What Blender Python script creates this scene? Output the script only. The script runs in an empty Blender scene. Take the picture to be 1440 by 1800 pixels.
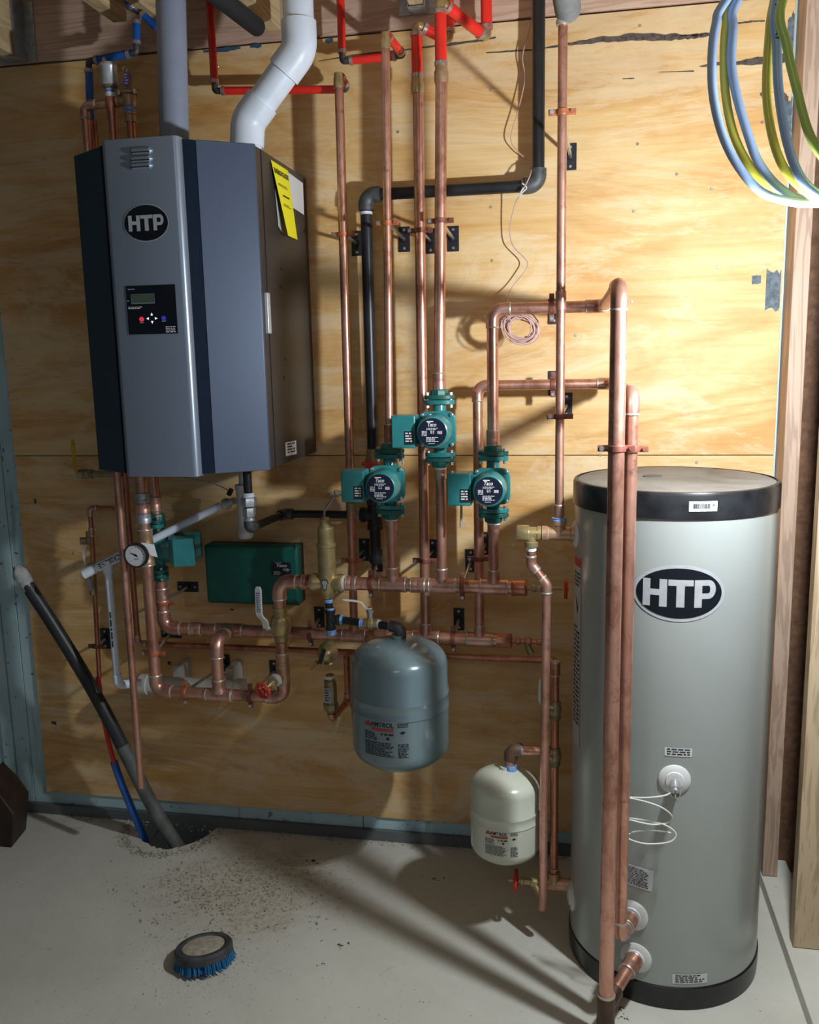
import bpy, math, random
from mathutils import Vector, Matrix
random.seed(7)
C = bpy.context.scene
PI = math.pi

# ------------------------------------------------------------------ camera
F_PX, PITCH, YAW, ROLL, CAM_D, CAM_H = 1561.7, math.radians(9.794), math.radians(10.871), math.radians(-1.221), 2.705, 1.595
fw = Vector((-math.sin(YAW) * math.cos(PITCH), math.cos(YAW) * math.cos(PITCH), -math.sin(PITCH)))
rt0 = Vector((math.cos(YAW), math.sin(YAW), 0)); up0 = rt0.cross(fw)
RT = rt0 * math.cos(ROLL) + up0 * math.sin(ROLL); UP = -rt0 * math.sin(ROLL) + up0 * math.cos(ROLL)
CAM = Vector((0, -CAM_D, CAM_H))
cd = bpy.data.cameras.new('camera'); cam = bpy.data.objects.new('camera', cd); C.collection.objects.link(cam)
cd.sensor_fit = 'HORIZONTAL'; cd.sensor_width = 36; cd.lens = F_PX / 1440 * 36; cd.clip_start = .05
m3 = Matrix((RT, UP, -fw)).transposed()
cam.matrix_world = Matrix.Translation(CAM) @ m3.to_4x4()
C.camera = cam
# ------------------------------------------------------------------ world, lamps, exposure
w = bpy.data.worlds.new('world'); C.world = w; w.use_nodes = True
w.node_tree.nodes['Background'].inputs[0].default_value = (.62, .72, .95, 1)
w.node_tree.nodes['Background'].inputs[1].default_value = .125
def lamp(name, kind, loc, energy, color, size, aim=None):
    l = bpy.data.lights.new(name, kind); l.energy = energy; l.color = color
    if kind == 'AREA': l.shape = 'DISK'; l.size = size
    else: l.shadow_soft_size = size
    o = bpy.data.objects.new(name, l); C.collection.objects.link(o); o.location = loc
    if aim is not None: o.rotation_euler = (Vector(aim) - Vector(loc)).to_track_quat('-Z', 'Y').to_euler()
    return o
lamp('work_light', 'POINT', (.45, -1.01, 1.69), 33, (.90, .96, 1.0), .022)
lamp('work_light', 'POINT', (.475, -1.045, 1.67), 21, (.90, .96, 1.0), .022)
lamp('fill_light', 'AREA', (-.2, -3.3, 2.55), 2.2, (.80, .90, 1.0), .7, (-.6, 0, 1.0))  # added soft fill behind the camera, evens out the work light's falloff
C.view_settings.view_transform = 'Standard'; C.view_settings.look = 'None'
C.view_settings.gamma = 1; C.view_settings.use_curve_mapping = False
C.view_settings.exposure = 0.40

# ------------------------------------------------------------------ helpers
def V(*a): return Vector(a)
def at(u, v, Y):                       # photo point (1440x1800 frame) on the plane y = Y
    d = fw + RT * ((u - 720) / F_PX) - UP * ((v - 900) / F_PX)
    return CAM + d * ((Y - CAM.y) / d.y)
def onz(u, v, Z):
    d = fw + RT * ((u - 720) / F_PX) - UP * ((v - 900) / F_PX)
    return CAM + d * ((Z - CAM.z) / d.z)
X_, Y_, Z_ = V(1, 0, 0), V(0, 1, 0), V(0, 0, 1)
def frame(axis):
    a = axis.normalized(); h = Z_ if abs(a.z) < .9 else X_
    x = h.cross(a).normalized(); return x, a.cross(x), a
class M:
    def __init__(s): s.v = []; s.f = []; s.sm = []
    def add(s, v, f, sm=False):
        b = len(s.v); s.v += [Vector(p) for p in v]; s.f += [tuple(i + b for i in q) for q in f]; s.sm += [sm] * len(f); return s
    def tube(s, pts, r, n=16, cap=True, closed=False):
        pts = [Vector(p) for p in pts]; k = len(pts)
        rs = r if isinstance(r, (list, tuple)) else [r] * k
        t0 = (pts[1] - pts[0]).normalized(); x, y, _ = frame(t0); vs = []; prev = t0
        for i, p in enumerate(pts):
            if closed: t = (pts[(i + 1) % k] - pts[i - 1]).normalized()
            elif i == 0: t = t0
            elif i == k - 1: t = (pts[-1] - pts[-2]).normalized()
            else: t = ((pts[i + 1] - p).normalized() + (p - pts[i - 1]).normalized()).normalized()
            q = prev.rotation_difference(t); x = q @ x; prev = t
            x = (x - t * x.dot(t)).normalized(); y = t.cross(x)
            for j in range(n):
                a = 2 * PI * j / n; vs.append(p + (x * math.cos(a) + y * math.sin(a)) * rs[i])
        fs = []
        for i in range(k if closed else k - 1):
            for j in range(n):
                j2 = (j + 1) % n; i2 = (i + 1) % k
                fs.append((i * n + j, i * n + j2, i2 * n + j2, i2 * n + j))
        s.add(vs, fs, True)
        if cap and not closed:
            s.add(vs[:n], [tuple(reversed(range(n)))]); s.add(vs[-n:], [tuple(range(n))])
        return s
    def lathe(s, prof, o, axis, n=24, smooth=True, ph=0, ax=None, caps=True):   # prof: (radius, distance along axis)
        x, y, a = frame(axis) if ax is None else ax; o = Vector(o); vs = []; fs = []
        for (r, h) in prof:
            for j in range(n):
                t = 2 * PI * j / n + ph; vs.append(o + a * h + (x * math.cos(t) + y * math.sin(t)) * max(r, 1e-5))
        for i in range(len(prof) - 1):
            for j in range(n):
                j2 = (j + 1) % n; fs.append((i * n + j, i * n + j2, (i + 1) * n + j2, (i + 1) * n + j))
        s.add(vs, fs, smooth); k = len(prof) - 1
        if caps and prof[0][0] > 1e-4: s.add(vs[:n], [tuple(reversed(range(n)))])
        if caps and prof[-1][0] > 1e-4: s.add(vs[k * n:], [tuple(range(n))])
        return s
    def box(s, c, d, rot=None):
        c = Vector(c); h = Vector(d) / 2; vs = []
        for i in (-1, 1):
            for j in (-1, 1):
                for k in (-1, 1):
                    p = V(i * h.x, j * h.y, k * h.z); vs.append(c + (rot @ p if rot else p))
        return s.add(vs, [(0, 1, 3, 2), (4, 6, 7, 5), (0, 4, 5, 1), (2, 3, 7, 6), (0, 2, 6, 4), (1, 5, 7, 3)])
    def prism(s, poly, a, b):          # poly of Vectors, swept from offset a to offset b
        n = len(poly); vs = [p + a for p in poly] + [p + b for p in poly]
        fs = [tuple(range(n))[::-1], tuple(range(n, 2 * n))] + [(i, (i + 1) % n, n + (i + 1) % n, n + i) for i in range(n)]
        return s.add(vs, fs)
    def ball(s, c, r, n=14, sc=(1, 1, 1)):
        c = Vector(c); vs = []; fs = []; m = n // 2
        for i in range(m + 1):
            th = PI * i / m
            for j in range(n):
                a = 2 * PI * j / n; vs.append(c + V(r * sc[0] * math.sin(th) * math.cos(a), r * sc[1] * math.sin(th) * math.sin(a), r * sc[2] * math.cos(th)))
        for i in range(m):
            for j in range(n): fs.append((i * n + j, (i + 1) * n + j, (i + 1) * n + (j + 1) % n, i * n + (j + 1) % n))
        return s.add(vs, fs, True)
ORG = {}
def tag(o, label=None, cat=None, group=None, kind=None):
    if label: o['label'] = label
    if cat: o['category'] = cat
    if group: o['group'] = group
    if kind: o['kind'] = kind
    return o
def thing(name, label, cat, loc=(0, 0, 0), group=None):
    o = bpy.data.objects.new(name, None); C.collection.objects.link(o); o.location = loc
    o.empty_display_size = .02; ORG[o.name] = Vector(loc); return tag(o, label, cat, group)
def ob(name, m, mat, parent=None, bevel=0, label=None, loc=None, kind=None):
    if parent is not None: org = ORG[parent.name]
    else: org = Vector(loc) if loc is not None else (sum(m.v, V(0, 0, 0)) / len(m.v))
    me = bpy.data.meshes.new(name); me.from_pydata([tuple(p - org) for p in m.v], [], m.f); me.validate()
    if len(me.polygons) == len(m.sm): me.polygons.foreach_set('use_smooth', m.sm)
    me.set_sharp_from_angle(angle=math.radians(34)); me.materials.append(mat); me.update()
    o = bpy.data.objects.new(name, me); C.collection.objects.link(o)
    if parent is not None: o.parent = parent
    else: o.location = org
    ORG[o.name] = org
    if bevel:
        b = o.modifiers.new('bevel', 'BEVEL'); b.width = bevel; b.segments = 3; b.limit_method = 'ANGLE'; b.angle_limit = math.radians(35)
        b.harden_normals = False
    if label: o['label'] = label
    if kind: o['kind'] = kind
    if name in ('fine_print', 'barcode', 'handle_print', 'tag_print'): o['kind'] = 'stuff'
    return o
def fillet(a, p, b, R, n=8):
    d1 = (a - p).normalized(); d2 = (b - p).normalized(); ang = d1.angle(d2); t = R / math.tan(ang / 2)
    s = p + d1 * t; e = p + d2 * t; bis = (d1 + d2).normalized(); cen = p + bis * (R / math.sin(ang / 2))
    out = []; v1 = s - cen; v2 = e - cen; tot = v1.angle(v2); ax = v1.cross(v2).normalized()
    for i in range(n + 1): out.append(cen + Matrix.Rotation(tot * i / n, 3, ax) @ v1)
    return out
def smooth_path(pts, k=8, closed=False):
    pts = [Vector(p) for p in pts]; n = len(pts); out = []
    for i in range(n if closed else n - 1):
        p0 = pts[(i - 1) % n] if closed or i > 0 else pts[0]; p1 = pts[i]; p2 = pts[(i + 1) % n]
        p3 = pts[(i + 2) % n] if closed or i + 2 < n else pts[-1]
        for j in range(k):
            t = j / k; out.append(.5 * ((2 * p1) + (p2 - p0) * t + (2 * p0 - 5 * p1 + 4 * p2 - p3) * t * t + (3 * p1 - p0 - 3 * p2 + p3) * t ** 3))
    if not closed: out.append(pts[-1])
    return out

# ------------------------------------------------------------------ materials
def nt(name):
    m = bpy.data.materials.new(name); m.use_nodes = True; t = m.node_tree; return m, t, t.nodes['Principled BSDF']
def N(t, kind, **k):
    n = t.nodes.new(kind)
    for a, b in k.items(): setattr(n, a, b)
    return n
def noise(t, scale, vec=None, detail=4, rough=.55, dist=0):
    n = N(t, 'ShaderNodeTexNoise'); n.inputs['Scale'].default_value = scale; n.inputs['Detail'].default_value = detail
    n.inputs['Roughness'].default_value = rough; n.inputs['Distortion'].default_value = dist
    if vec is not None: t.links.new(vec, n.inputs['Vector'])
    return n.outputs['Fac']
def coords(t, scale=(1, 1, 1), kind='Object', loc=(0, 0, 0)):
    tc = N(t, 'ShaderNodeTexCoord'); mp = N(t, 'ShaderNodeMapping'); mp.inputs['Scale'].default_value = scale; mp.inputs['Location'].default_value = loc
    t.links.new(tc.outputs[kind], mp.inputs['Vector']); return mp.outputs['Vector']
def ramp(t, fac, stops):
    r = N(t, 'ShaderNodeValToRGB'); e = r.color_ramp.elements
    while len(e) < len(stops): e.new(.5)
    for i, (p, c) in enumerate(stops): e[i].position = p; e[i].color = (*c, 1) if len(c) == 3 else c
    t.links.new(fac, r.inputs['Fac']); return r.outputs['Color']
def mix(t, fac, a, b, mode='MIX'):
    n = N(t, 'ShaderNodeMixRGB', blend_type=mode)
    for i, x in ((0, fac), (1, a), (2, b)):
        if isinstance(x, (int, float)): n.inputs[i].default_value = x
        elif isinstance(x, tuple): n.inputs[i].default_value = (*x, 1)
        else: t.links.new(x, n.inputs[i])
    return n.outputs[0]
def bump(t, b, h, s, d=.002):
    n = N(t, 'ShaderNodeBump'); n.inputs['Strength'].default_value = s; n.inputs['Distance'].default_value = d
    t.links.new(h, n.inputs['Height']); t.links.new(n.outputs[0], b.inputs['Normal'])
def plain(name, col, rough=.5, metal=0, var=.12, vs=25, bm=0, coat=0, emit=None, es=1, alpha=None, trans=0):
    m, t, b = nt(name); b.inputs['Roughness'].default_value = rough; b.inputs['Metallic'].default_value = metal
    if var:
        n = noise(t, vs, coords(t)); c = ramp(t, n, [(.3, tuple(x * (1 - var) for x in col)), (.7, tuple(min(1, x * (1 + var)) for x in col))])
        t.links.new(c, b.inputs['Base Color'])
        if bm: bump(t, b, noise(t, vs * 6, coords(t)), bm)
    else: b.inputs['Base Color'].default_value = (*col, 1)
    if coat: b.inputs['Coat Weight'].default_value = coat; b.inputs['Coat Roughness'].default_value = .12
    if emit: b.inputs['Emission Color'].default_value = (*emit, 1); b.inputs['Emission Strength'].default_value = es
    if trans: b.inputs['Transmission Weight'].default_value = trans
    return m
def copper(name, a=(.72, .395, .30), bcol=(.40, .175, .115), stain=.75):
    m, t, b = nt(name); v = coords(t, (1, 1, 1)); n = noise(t, 12, coords(t, (1, 1, .45), loc=(random.random() * 9, 0, 0)), 7, .7, .8)
    c = ramp(t, n, [(.34, bcol), (.54, a), (.75, tuple(min(1, x * 1.12) for x in a))])
    d = ramp(t, noise(t, 16, v, 5, .7), [(.57, (0, 0, 0)), (.70, (stain, stain, stain))])
    t.links.new(mix(t, d, c, (.22, .085, .045)), b.inputs['Base Color'])
    r = N(t, 'ShaderNodeMapRange'); t.links.new(noise(t, 40, v), r.inputs[0]); r.inputs[3].default_value = .26; r.inputs[4].default_value = .46
    t.links.new(r.outputs[0], b.inputs['Roughness']); b.inputs['Metallic'].default_value = .82
    return m
COPPER = copper('copper'); COPPER_FIT = copper('copper_fitting', (.70, .40, .32), (.42, .20, .15), .6); COPPER_DARK = copper('aged_copper', (.60, .26, .17), (.34, .12, .07), .8)
SOLDER = plain('solder', (.62, .58, .52), .35, .7)
BRASS = plain('brass', (.50, .40, .20), .36, .7, .25, 30); BRASS_DULL = plain('dull_brass', (.33, .27, .16), .42, .6, .25, 40)
BRONZE = plain('bronze', (.52, .33, .20), .42, .6, .2, 50, .15); TAPE = plain('white_thread_tape', (.72, .76, .80), .7, 0, .2, 80, .3)
BLUETAPE = plain('blue_pipe_dope', (.20, .36, .72), .6, 0, .5, 90, .3)
STEEL = plain('zinc_steel', (.62, .64, .66), .3, .9, .1); GALV = plain('galvanized_steel', (.48, .52, .56), .42, .7, .25, 50, .2)
BLACKIRON = plain('black_iron_pipe', (.018, .019, .023), .36, .15, .4, 12); IRONFIT = plain('black_iron_fitting', (.085, .09, .095), .5, .4, .3, 60, .3)
TEAL = plain('teal_enamel', (.028, .215, .225), .33, 0, .18, 18, 0, .3); TEAL_D = plain('dark_teal_enamel', (.010, .115, .095), .38, 0, .2, 20, 0, .2)
GREENBOX = plain('green_plastic', (.004, .105, .078), .42, 0, .12, 30)
NAVY = plain('navy_label', (.008, .012, .03), .35, 0, 0); WHITEINK = plain('white_print', (.75, .77, .8), .6, 0, 0); BLACKINK = plain('black_print', (.015, .015, .018), .6, 0, 0)
GREYINK = plain('grey_print', (.12, .13, .13), .6, 0, 0); REDINK = plain('red_print', (.50, .05, .035), .6, 0, 0)
PVC = plain('white_pvc', (.72, .80, .92), .38, 0, .05); PVCGREY = plain('grey_cpvc', (.27, .31, .41), .42, 0, .05)
REDPEX = plain('red_pex', (.80, .028, .020), .3, 0, .12, 20, 0, .3); BLUEPEX = plain('blue_pex', (.012, .11, .46), .32, 0, .2, 20, 0, .2)
CRIMP = plain('crimp_ring', (.50, .42, .40), .35, .7, .3, 120)
CLAMPC = plain('copper_plated_clamp', (.50, .17, .085), .45, .5, .3, 60); CLAMPD = plain('dark_clamp', (.24, .085, .06), .5, .4, .3, 60)
BLACK = plain('black_plastic', (.016, .017, .02), .42, 0, .2); BLACKMET = plain('black_steel_plate', (.03, .032, .04), .45, .4, .2)
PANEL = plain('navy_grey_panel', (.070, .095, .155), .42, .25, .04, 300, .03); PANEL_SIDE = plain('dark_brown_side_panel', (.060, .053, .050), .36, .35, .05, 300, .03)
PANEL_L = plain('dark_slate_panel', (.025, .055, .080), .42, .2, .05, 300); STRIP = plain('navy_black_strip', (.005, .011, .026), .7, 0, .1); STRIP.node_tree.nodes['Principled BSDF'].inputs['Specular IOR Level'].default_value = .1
SILVER = plain('silver_panel', (.29, .35, .44), .34, .55, .03, 200); SILVERLT = plain('brushed_aluminium', (.60, .63, .66), .34, .45, .08, 60)
GLOSSBLACK = plain('gloss_black', (.005, .007, .012), .45, 0, 0); GLOSSBLACK.node_tree.nodes['Principled BSDF'].inputs['Specular IOR Level'].default_value = .25
TANKBODY = plain('tank_jacket', (.36, .39, .375), .30, .18, .03, 6, 0, .15); TANKBAND = plain('tank_band', (.012, .013, .015), .32, 0, .5, 20)
def lidmat():
    m, t, b = nt('dusty_tank_lid'); n = noise(t, 5, coords(t), 7, .7, .6)
    t.links.new(ramp(t, n, [(.3, (.085, .085, .08)), (.5, (.17, .165, .15)), (.7, (.21, .21, .20))]), b.inputs['Base Color']); b.inputs['Roughness'].default_value = .55; return m
LID = lidmat()
GREYTANK = plain('grey_tank_enamel', (.19, .275, .31), .2, .1, .03, 8, 0, .5); WHITETANK = plain('almond_tank_enamel', (.60, .63, .53), .22, 0, .03, 8, 0, .5)
YEL = plain('yellow_card', (.86, .80, .02), .5, 0, 0); PAPER = plain('paper_label', (.66, .68, .70), .55, 0, .04); PAPERD = plain('grey_label', (.42, .43, .42), .5, 0, .04)
YELHANDLE = plain('yellow_vinyl_handle', (.55, .33, .02), .4, 0, .1); WHITEHANDLE = plain('white_vinyl_handle', (.74, .75, .70), .35, 0, .05)
REDH = plain('red_handwheel', (.60, .03, .02), .4, 0, .15); PURPLE = plain('purple_tag', (.22, .13, .55), .5, 0, .05)
TRANSW = plain('translucent_plastic', (.66, .66, .62), .3, 0, .05, 20, 0, 0, None, 1, None, .25)
WIRE = plain('pink_thermostat_wire', (.52, .34, .33), .5, 0, .05); WIREW = plain('white_cable', (.66, .68, .64), .45, 0, .05); WIREG = plain('grey_cable', (.30, .30, .28), .5, 0, .05)
HOSEB = plain('blue_hose', (.30, .43, .68), .28, 0, .06, 10, 0, .4); HOSEY = plain('yellow_hose', (.60, .56, .07), .3, 0, .08, 10, 0, .4); HOSEG = plain('green_hose', (.42, .58, .12), .3, 0, .08, 10, 0, .4)
LCD = plain('lcd', (.07, .10, .07), .3, 0, .1); BTNR = plain('red_button', (.6, .03, .04), .4, 0, 0, emit=(.9, .05, .08), es=.35); BTNB = plain('blue_button', (.02, .02, .3), .4, 0, 0, emit=(.05, .05, .5), es=.3); ARROW = plain('lit_arrow', (.8, .8, 1), .4, 0, 0, emit=(.7, .72, 1), es=.8)
def plywood(name, seed):
    m, t, b = nt(name)
    base = coords(t, (.42, 1, 1.9), loc=(seed * 3.1, seed, seed * 1.7))
    n1 = noise(t, 1.0, base, 3, .45, .7)
    mul = N(t, 'ShaderNodeMath', operation='MULTIPLY'); t.links.new(n1, mul.inputs[0]); mul.inputs[1].default_value = 15
    fr = N(t, 'ShaderNodeMath', operation='FRACT'); t.links.new(mul.outputs[0], fr.inputs[0])
    rings = ramp(t, fr.outputs[0], [(.0, (.80, .555, .265)), (.55, (.84, .62, .33)), (.88, (.74, .48, .20)), (1.0, (.80, .555, .265))])
    broad = ramp(t, noise(t, 1.9, coords(t, (.75, 1, 1.9), loc=(seed, 4, 2)), 7, .66, 1.1), [(.30, (1, 1, 1)), (.46, (.95, .88, .78)), (.58, (.86, .70, .52)), (.72, (.72, .53, .35))])
    c = mix(t, 1, rings, broad, 'MULTIPLY')
    fine = ramp(t, noise(t, 6, coords(t, (.4, 1, 16), loc=(seed, 0, 0)), 6, .7, .4), [(.3, (.88, .85, .80)), (.7, (1.05, 1.05, 1.05))])
    c = mix(t, 1, c, fine, 'MULTIPLY')
    kn = N(t, 'ShaderNodeTexVoronoi'); kn.inputs['Scale'].default_value = 1.9; t.links.new(coords(t, (.8, 0, 1.5), loc=(seed * 2, 0, .4)), kn.inputs['Vector'])
    wob = N(t, 'ShaderNodeMath', operation='MULTIPLY_ADD'); t.links.new(noise(t, 22, coords(t, (.6, 1, 1.6)), 4), wob.inputs[0]); wob.inputs[1].default_value = .12; t.links.new(kn.outputs['Distance'], wob.inputs[2])
    k = ramp(t, wob.outputs[0], [(.06, (.8, .8, .8)), (.10, (.45, .45, .45)), (.20, (0, 0, 0))])
    c = mix(t, k, c, (.55, .31, .12))
    pale = ramp(t, noise(t, 2.0, coords(t, (.6, 1, 2.6), loc=(3, seed, 9)), 8, .78, 1.2), [(.50, (0, 0, 0)), (.57, (.35, .35, .35)), (.72, (.6, .6, .6))])
    c = mix(t, pale, c, (.84, .72, .51))
    t.links.new(c, b.inputs['Base Color']); b.inputs['Roughness'].default_value = .55
    bump(t, b, noise(t, 10, coords(t, (.5, 1, 20)), 5), .25, .001); return m
PLY1, PLY2 = plywood('plywood_upper', 1.3), plywood('plywood_lower', 5.2)
def lumber(name, a, bcol, sc, cath=0):
    m, t, b = nt(name); n = noise(t, 5, coords(t, sc, loc=(random.random() * 5, 2, 1)), 5, .6, .8 + cath)
    mul = N(t, 'ShaderNodeMath', operation='MULTIPLY'); t.links.new(n, mul.inputs[0]); mul.inputs[1].default_value = 40
    sn = N(t, 'ShaderNodeMath', operation='SINE'); t.links.new(mul.outputs[0], sn.inputs[0])
    mr = N(t, 'ShaderNodeMapRange'); t.links.new(sn.outputs[0], mr.inputs[0]); mr.inputs[1].default_value = -1
    t.links.new(ramp(t, mr.outputs[0], [(.1, bcol), (.7, a)]), b.inputs['Base Color']); b.inputs['Roughness'].default_value = .6
    bump(t, b, n, .2, .002); return m
LUM_X = lumber('rim_board_wood', (.66, .46, .35), (.54, .35, .26), (.25, 3, 3)); LUM_Y = lumber('joist_wood', (.62, .49, .29), (.50, .36, .19), (2.5, .25, 2.5))
LUM_Z = lumber('stud_wood', (.55, .42, .27), (.40, .29, .17), (3, 3, .25)); LUM_P = lumber('pink_stud_wood', (.50, .36, .27), (.38, .26, .19), (3, 3, .3))
def foam():
    m, t, b = nt('teal_foam_board'); v = coords(t)
    c = ramp(t, noise(t, 3, v, 5, .6), [(.35, (.36, .54, .58)), (.65, (.52, .70, .74))])
    sp = ramp(t, noise(t, 42, v, 2, .5), [(.67, (0, 0, 0)), (.71, (.8, .8, .8))])
    c = mix(t, sp, c, (.10, .14, .15)); drip = ramp(t, noise(t, 9, coords(t, (2.2, 1, .25)), 4, .6), [(.60, (0, 0, 0)), (.68, (.5, .5, .5))])
    t.links.new(mix(t, drip, c, (.15, .19, .19)), b.inputs['Base Color']); b.inputs['Roughness'].default_value = .6
    bump(t, b, noise(t, 60, v), .2); return m
FOAM = foam()
def concrete(name, a, bcol, dirt):
    m, t, b = nt(name); v = coords(t)
    c = ramp(t, noise(t, 2.2, v, 7, .6, .3), [(.3, bcol), (.65, a)])
    d = ramp(t, noise(t, 14, v, 8, .75, .5), [(.62, (0, 0, 0)), (.72, (dirt, dirt, dirt))]); c = mix(t, d, c, (.20, .18, .14))
    if name == 'concrete_floor':
        tc = N(t, 'ShaderNodeTexCoord'); di = N(t, 'ShaderNodeVectorMath', operation='DISTANCE'); t.links.new(tc.outputs['Object'], di.inputs[0]); di.inputs[1].default_value = (-.98, -.34, 0)
        ad = N(t, 'ShaderNodeMath', operation='MULTIPLY_ADD'); t.links.new(noise(t, 7, v, 8, .75), ad.inputs[0]); ad.inputs[1].default_value = .8; t.links.new(di.outputs['Value'], ad.inputs[2])
        dm = ramp(t, ad.outputs[0], [(.52, (.75, .75, .75)), (.72, (0, 0, 0))]); sand = ramp(t, noise(t, 55, v, 8, .8), [(.38, (.26, .22, .16)), (.55, (.52, .47, .37))]); c = mix(t, dm, c, sand)
    s = ramp(t, noise(t, 90, v, 2, .5), [(.72, (0, 0, 0)), (.76, (.7, .7, .7))]); c = mix(t, s, c, (.13, .11, .09))
    t.links.new(c, b.inputs['Base Color']); b.inputs['Roughness'].default_value = .75
    bump(t, b, noise(t, 45, v, 8, .75), .5, .005); return m
CONC = concrete('concrete_floor', (.64, .63, .56), (.53, .52, .455), .55); FOOT = concrete('concrete_footing', (.16, .175, .175), (.10, .11, .11), .6); DUST = plain('sandy_dust', (.40, .36, .28), .9, 0, .3, 60, .5); DIRT = plain('dark_soil', (.09, .07, .05), .95, 0, .4, 60, .5)
OSB = plain('brown_sheathing', (.15, .075, .040), .8, 0, .35, 60, .3); CHAR = plain('dark_torn_veneer', (.10, .075, .065), .85, 0, .5, 120, .4); CHARG = plain('grey_blue_sealant', (.12, .15, .18), .8, 0, .4, 80, .3)
RUST = plain('brown_steel', (.055, .035, .028), .5, .5, .3, 20); BRISTLE = plain('blue_bristle', (.02, .16, .38), .5, 0, .25, 60); RUBBER = plain('dusty_black_rubber', (.05, .052, .058), .7, 0, .5, 25)
OLDPIPE = plain('dusty_black_sleeve', (.022, .024, .028), .42, 0, .5, 10); OLDPIPE2 = plain('dirty_grey_sleeve', (.10, .105, .10), .6, 0, .55, 14)
FILM = plain('crumpled_clear_film', (.62, .63, .64), .12, 0, .25, 60, .8, 0, None, 1, None, .35)

# ------------------------------------------------------------------ text and print
_tc = {}
def text_tris(s, bold=0, shear=0):
    k = (s, bold, shear)
    if k not in _tc:
        cu = bpy.data.curves.new('t', 'FONT'); cu.body = s; cu.size = 1; cu.offset = bold; cu.shear = shear; cu.resolution_u = 3
        o = bpy.data.objects.new('t', cu); C.collection.objects.link(o); dg = bpy.context.evaluated_depsgraph_get()
        me = bpy.data.meshes.new_from_object(o.evaluated_get(dg)); vs = [v.co.copy() for v in me.vertices]; fs = [tuple(p.vertices) for p in me.polygons]
        bpy.data.objects.remove(o); bpy.data.curves.remove(cu); bpy.data.meshes.remove(me)
        x0 = min(v.x for v in vs); x1 = max(v.x for v in vs); y0 = min(v.y for v in vs); y1 = max(v.y for v in vs)
        _tc[k] = ([((v.x - (x0 + x1) / 2) / (y1 - y0), (v.y - (y0 + y1) / 2) / (y1 - y0)) for v in vs], fs, (x1 - x0) / (y1 - y0))
    return _tc[k]
def text(m, s, mp, cx, cy, h, w=None, bold=.02, shear=0):   # mp(x, y) gives a point on the surface
    vs, fs, asp = text_tris(s, bold, shear); k = (w / asp) if w else h
    m.add([mp(cx + x * k, cy + y * h) for x, y in vs], fs); return m
def rect(m, mp, x0, y0, x1, y1, n=1, k=1):
    vs = [mp(x0 + (x1 - x0) * i / n, y0 + (y1 - y0) * j / k) for i in range(n + 1) for j in range(k + 1)]
    m.add(vs, [(i * (k + 1) + j, (i + 1) * (k + 1) + j, (i + 1) * (k + 1) + j + 1, i * (k + 1) + j + 1) for i in range(n) for j in range(k)]); return m
def ellipse(m, mp, cx, cy, a, b, n=32):
    vs = []; fs = []
    for i in range(n + 1):
        x = -math.cos(PI * i / n); y = math.sqrt(max(0, 1 - x * x)); vs += [mp(cx + a * x, cy - b * y), mp(cx + a * x, cy + b * y)]
    m.add(vs, [(2 * i, 2 * i + 2, 2 * i + 3, 2 * i + 1) for i in range(n)]); return m
def print_lines(m, mp, x0, y1, w, lines, lh, dens=.8, rnd=None):   # rows of unreadable small print
    rnd = rnd or random
    for l in range(lines):
        x = x0; end = x0 + w * rnd.uniform(.7, 1)
        while x < end:
            d = lh * rnd.uniform(.8, 2.6); d = min(d, x0 + w - x)
            if d < lh * .3: break
            rect(m, mp, x, y1 - lh * l - lh * .5, x + d, y1 - lh * l); x += d + lh * .45
    return m
def htp(m, mp, cx, cy, s, n=1):        # heavy emblem letters, s = half width of the word
    u = s / 68.0
    R = lambda a, b, c, d: rect(m, mp, cx + a * u, cy + b * u, cx + c * u, cy + d * u, max(1, int((c - a) / 5) * n))
    R(-67, -27, -53, 27); R(-36, -27, -22, 27); R(-53, -5, -36, 7)
    R(-20, 15, 26, 27); R(-5, -27, 10, 15); R(28, -27, 42, 27); R(42, 16, 54, 27); R(42, -10, 54, 1)
    vs = []
    for i in range(11):
        a = -PI / 2 + PI * i / 10
        vs += [mp(cx + (54 + 14 * math.cos(a)) * u, cy + (8.5 + 18.5 * math.sin(a)) * u), mp(cx + (54 + 3 * math.cos(a)) * u, cy + (8.5 + 7.5 * math.sin(a)) * u)]
    m.add(vs, [(2 * i, 2 * i + 2, 2 * i + 3, 2 * i + 1) for i in range(10)]); return m
def on_wall(Y): return lambda x, z: V(x, Y, z)

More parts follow.
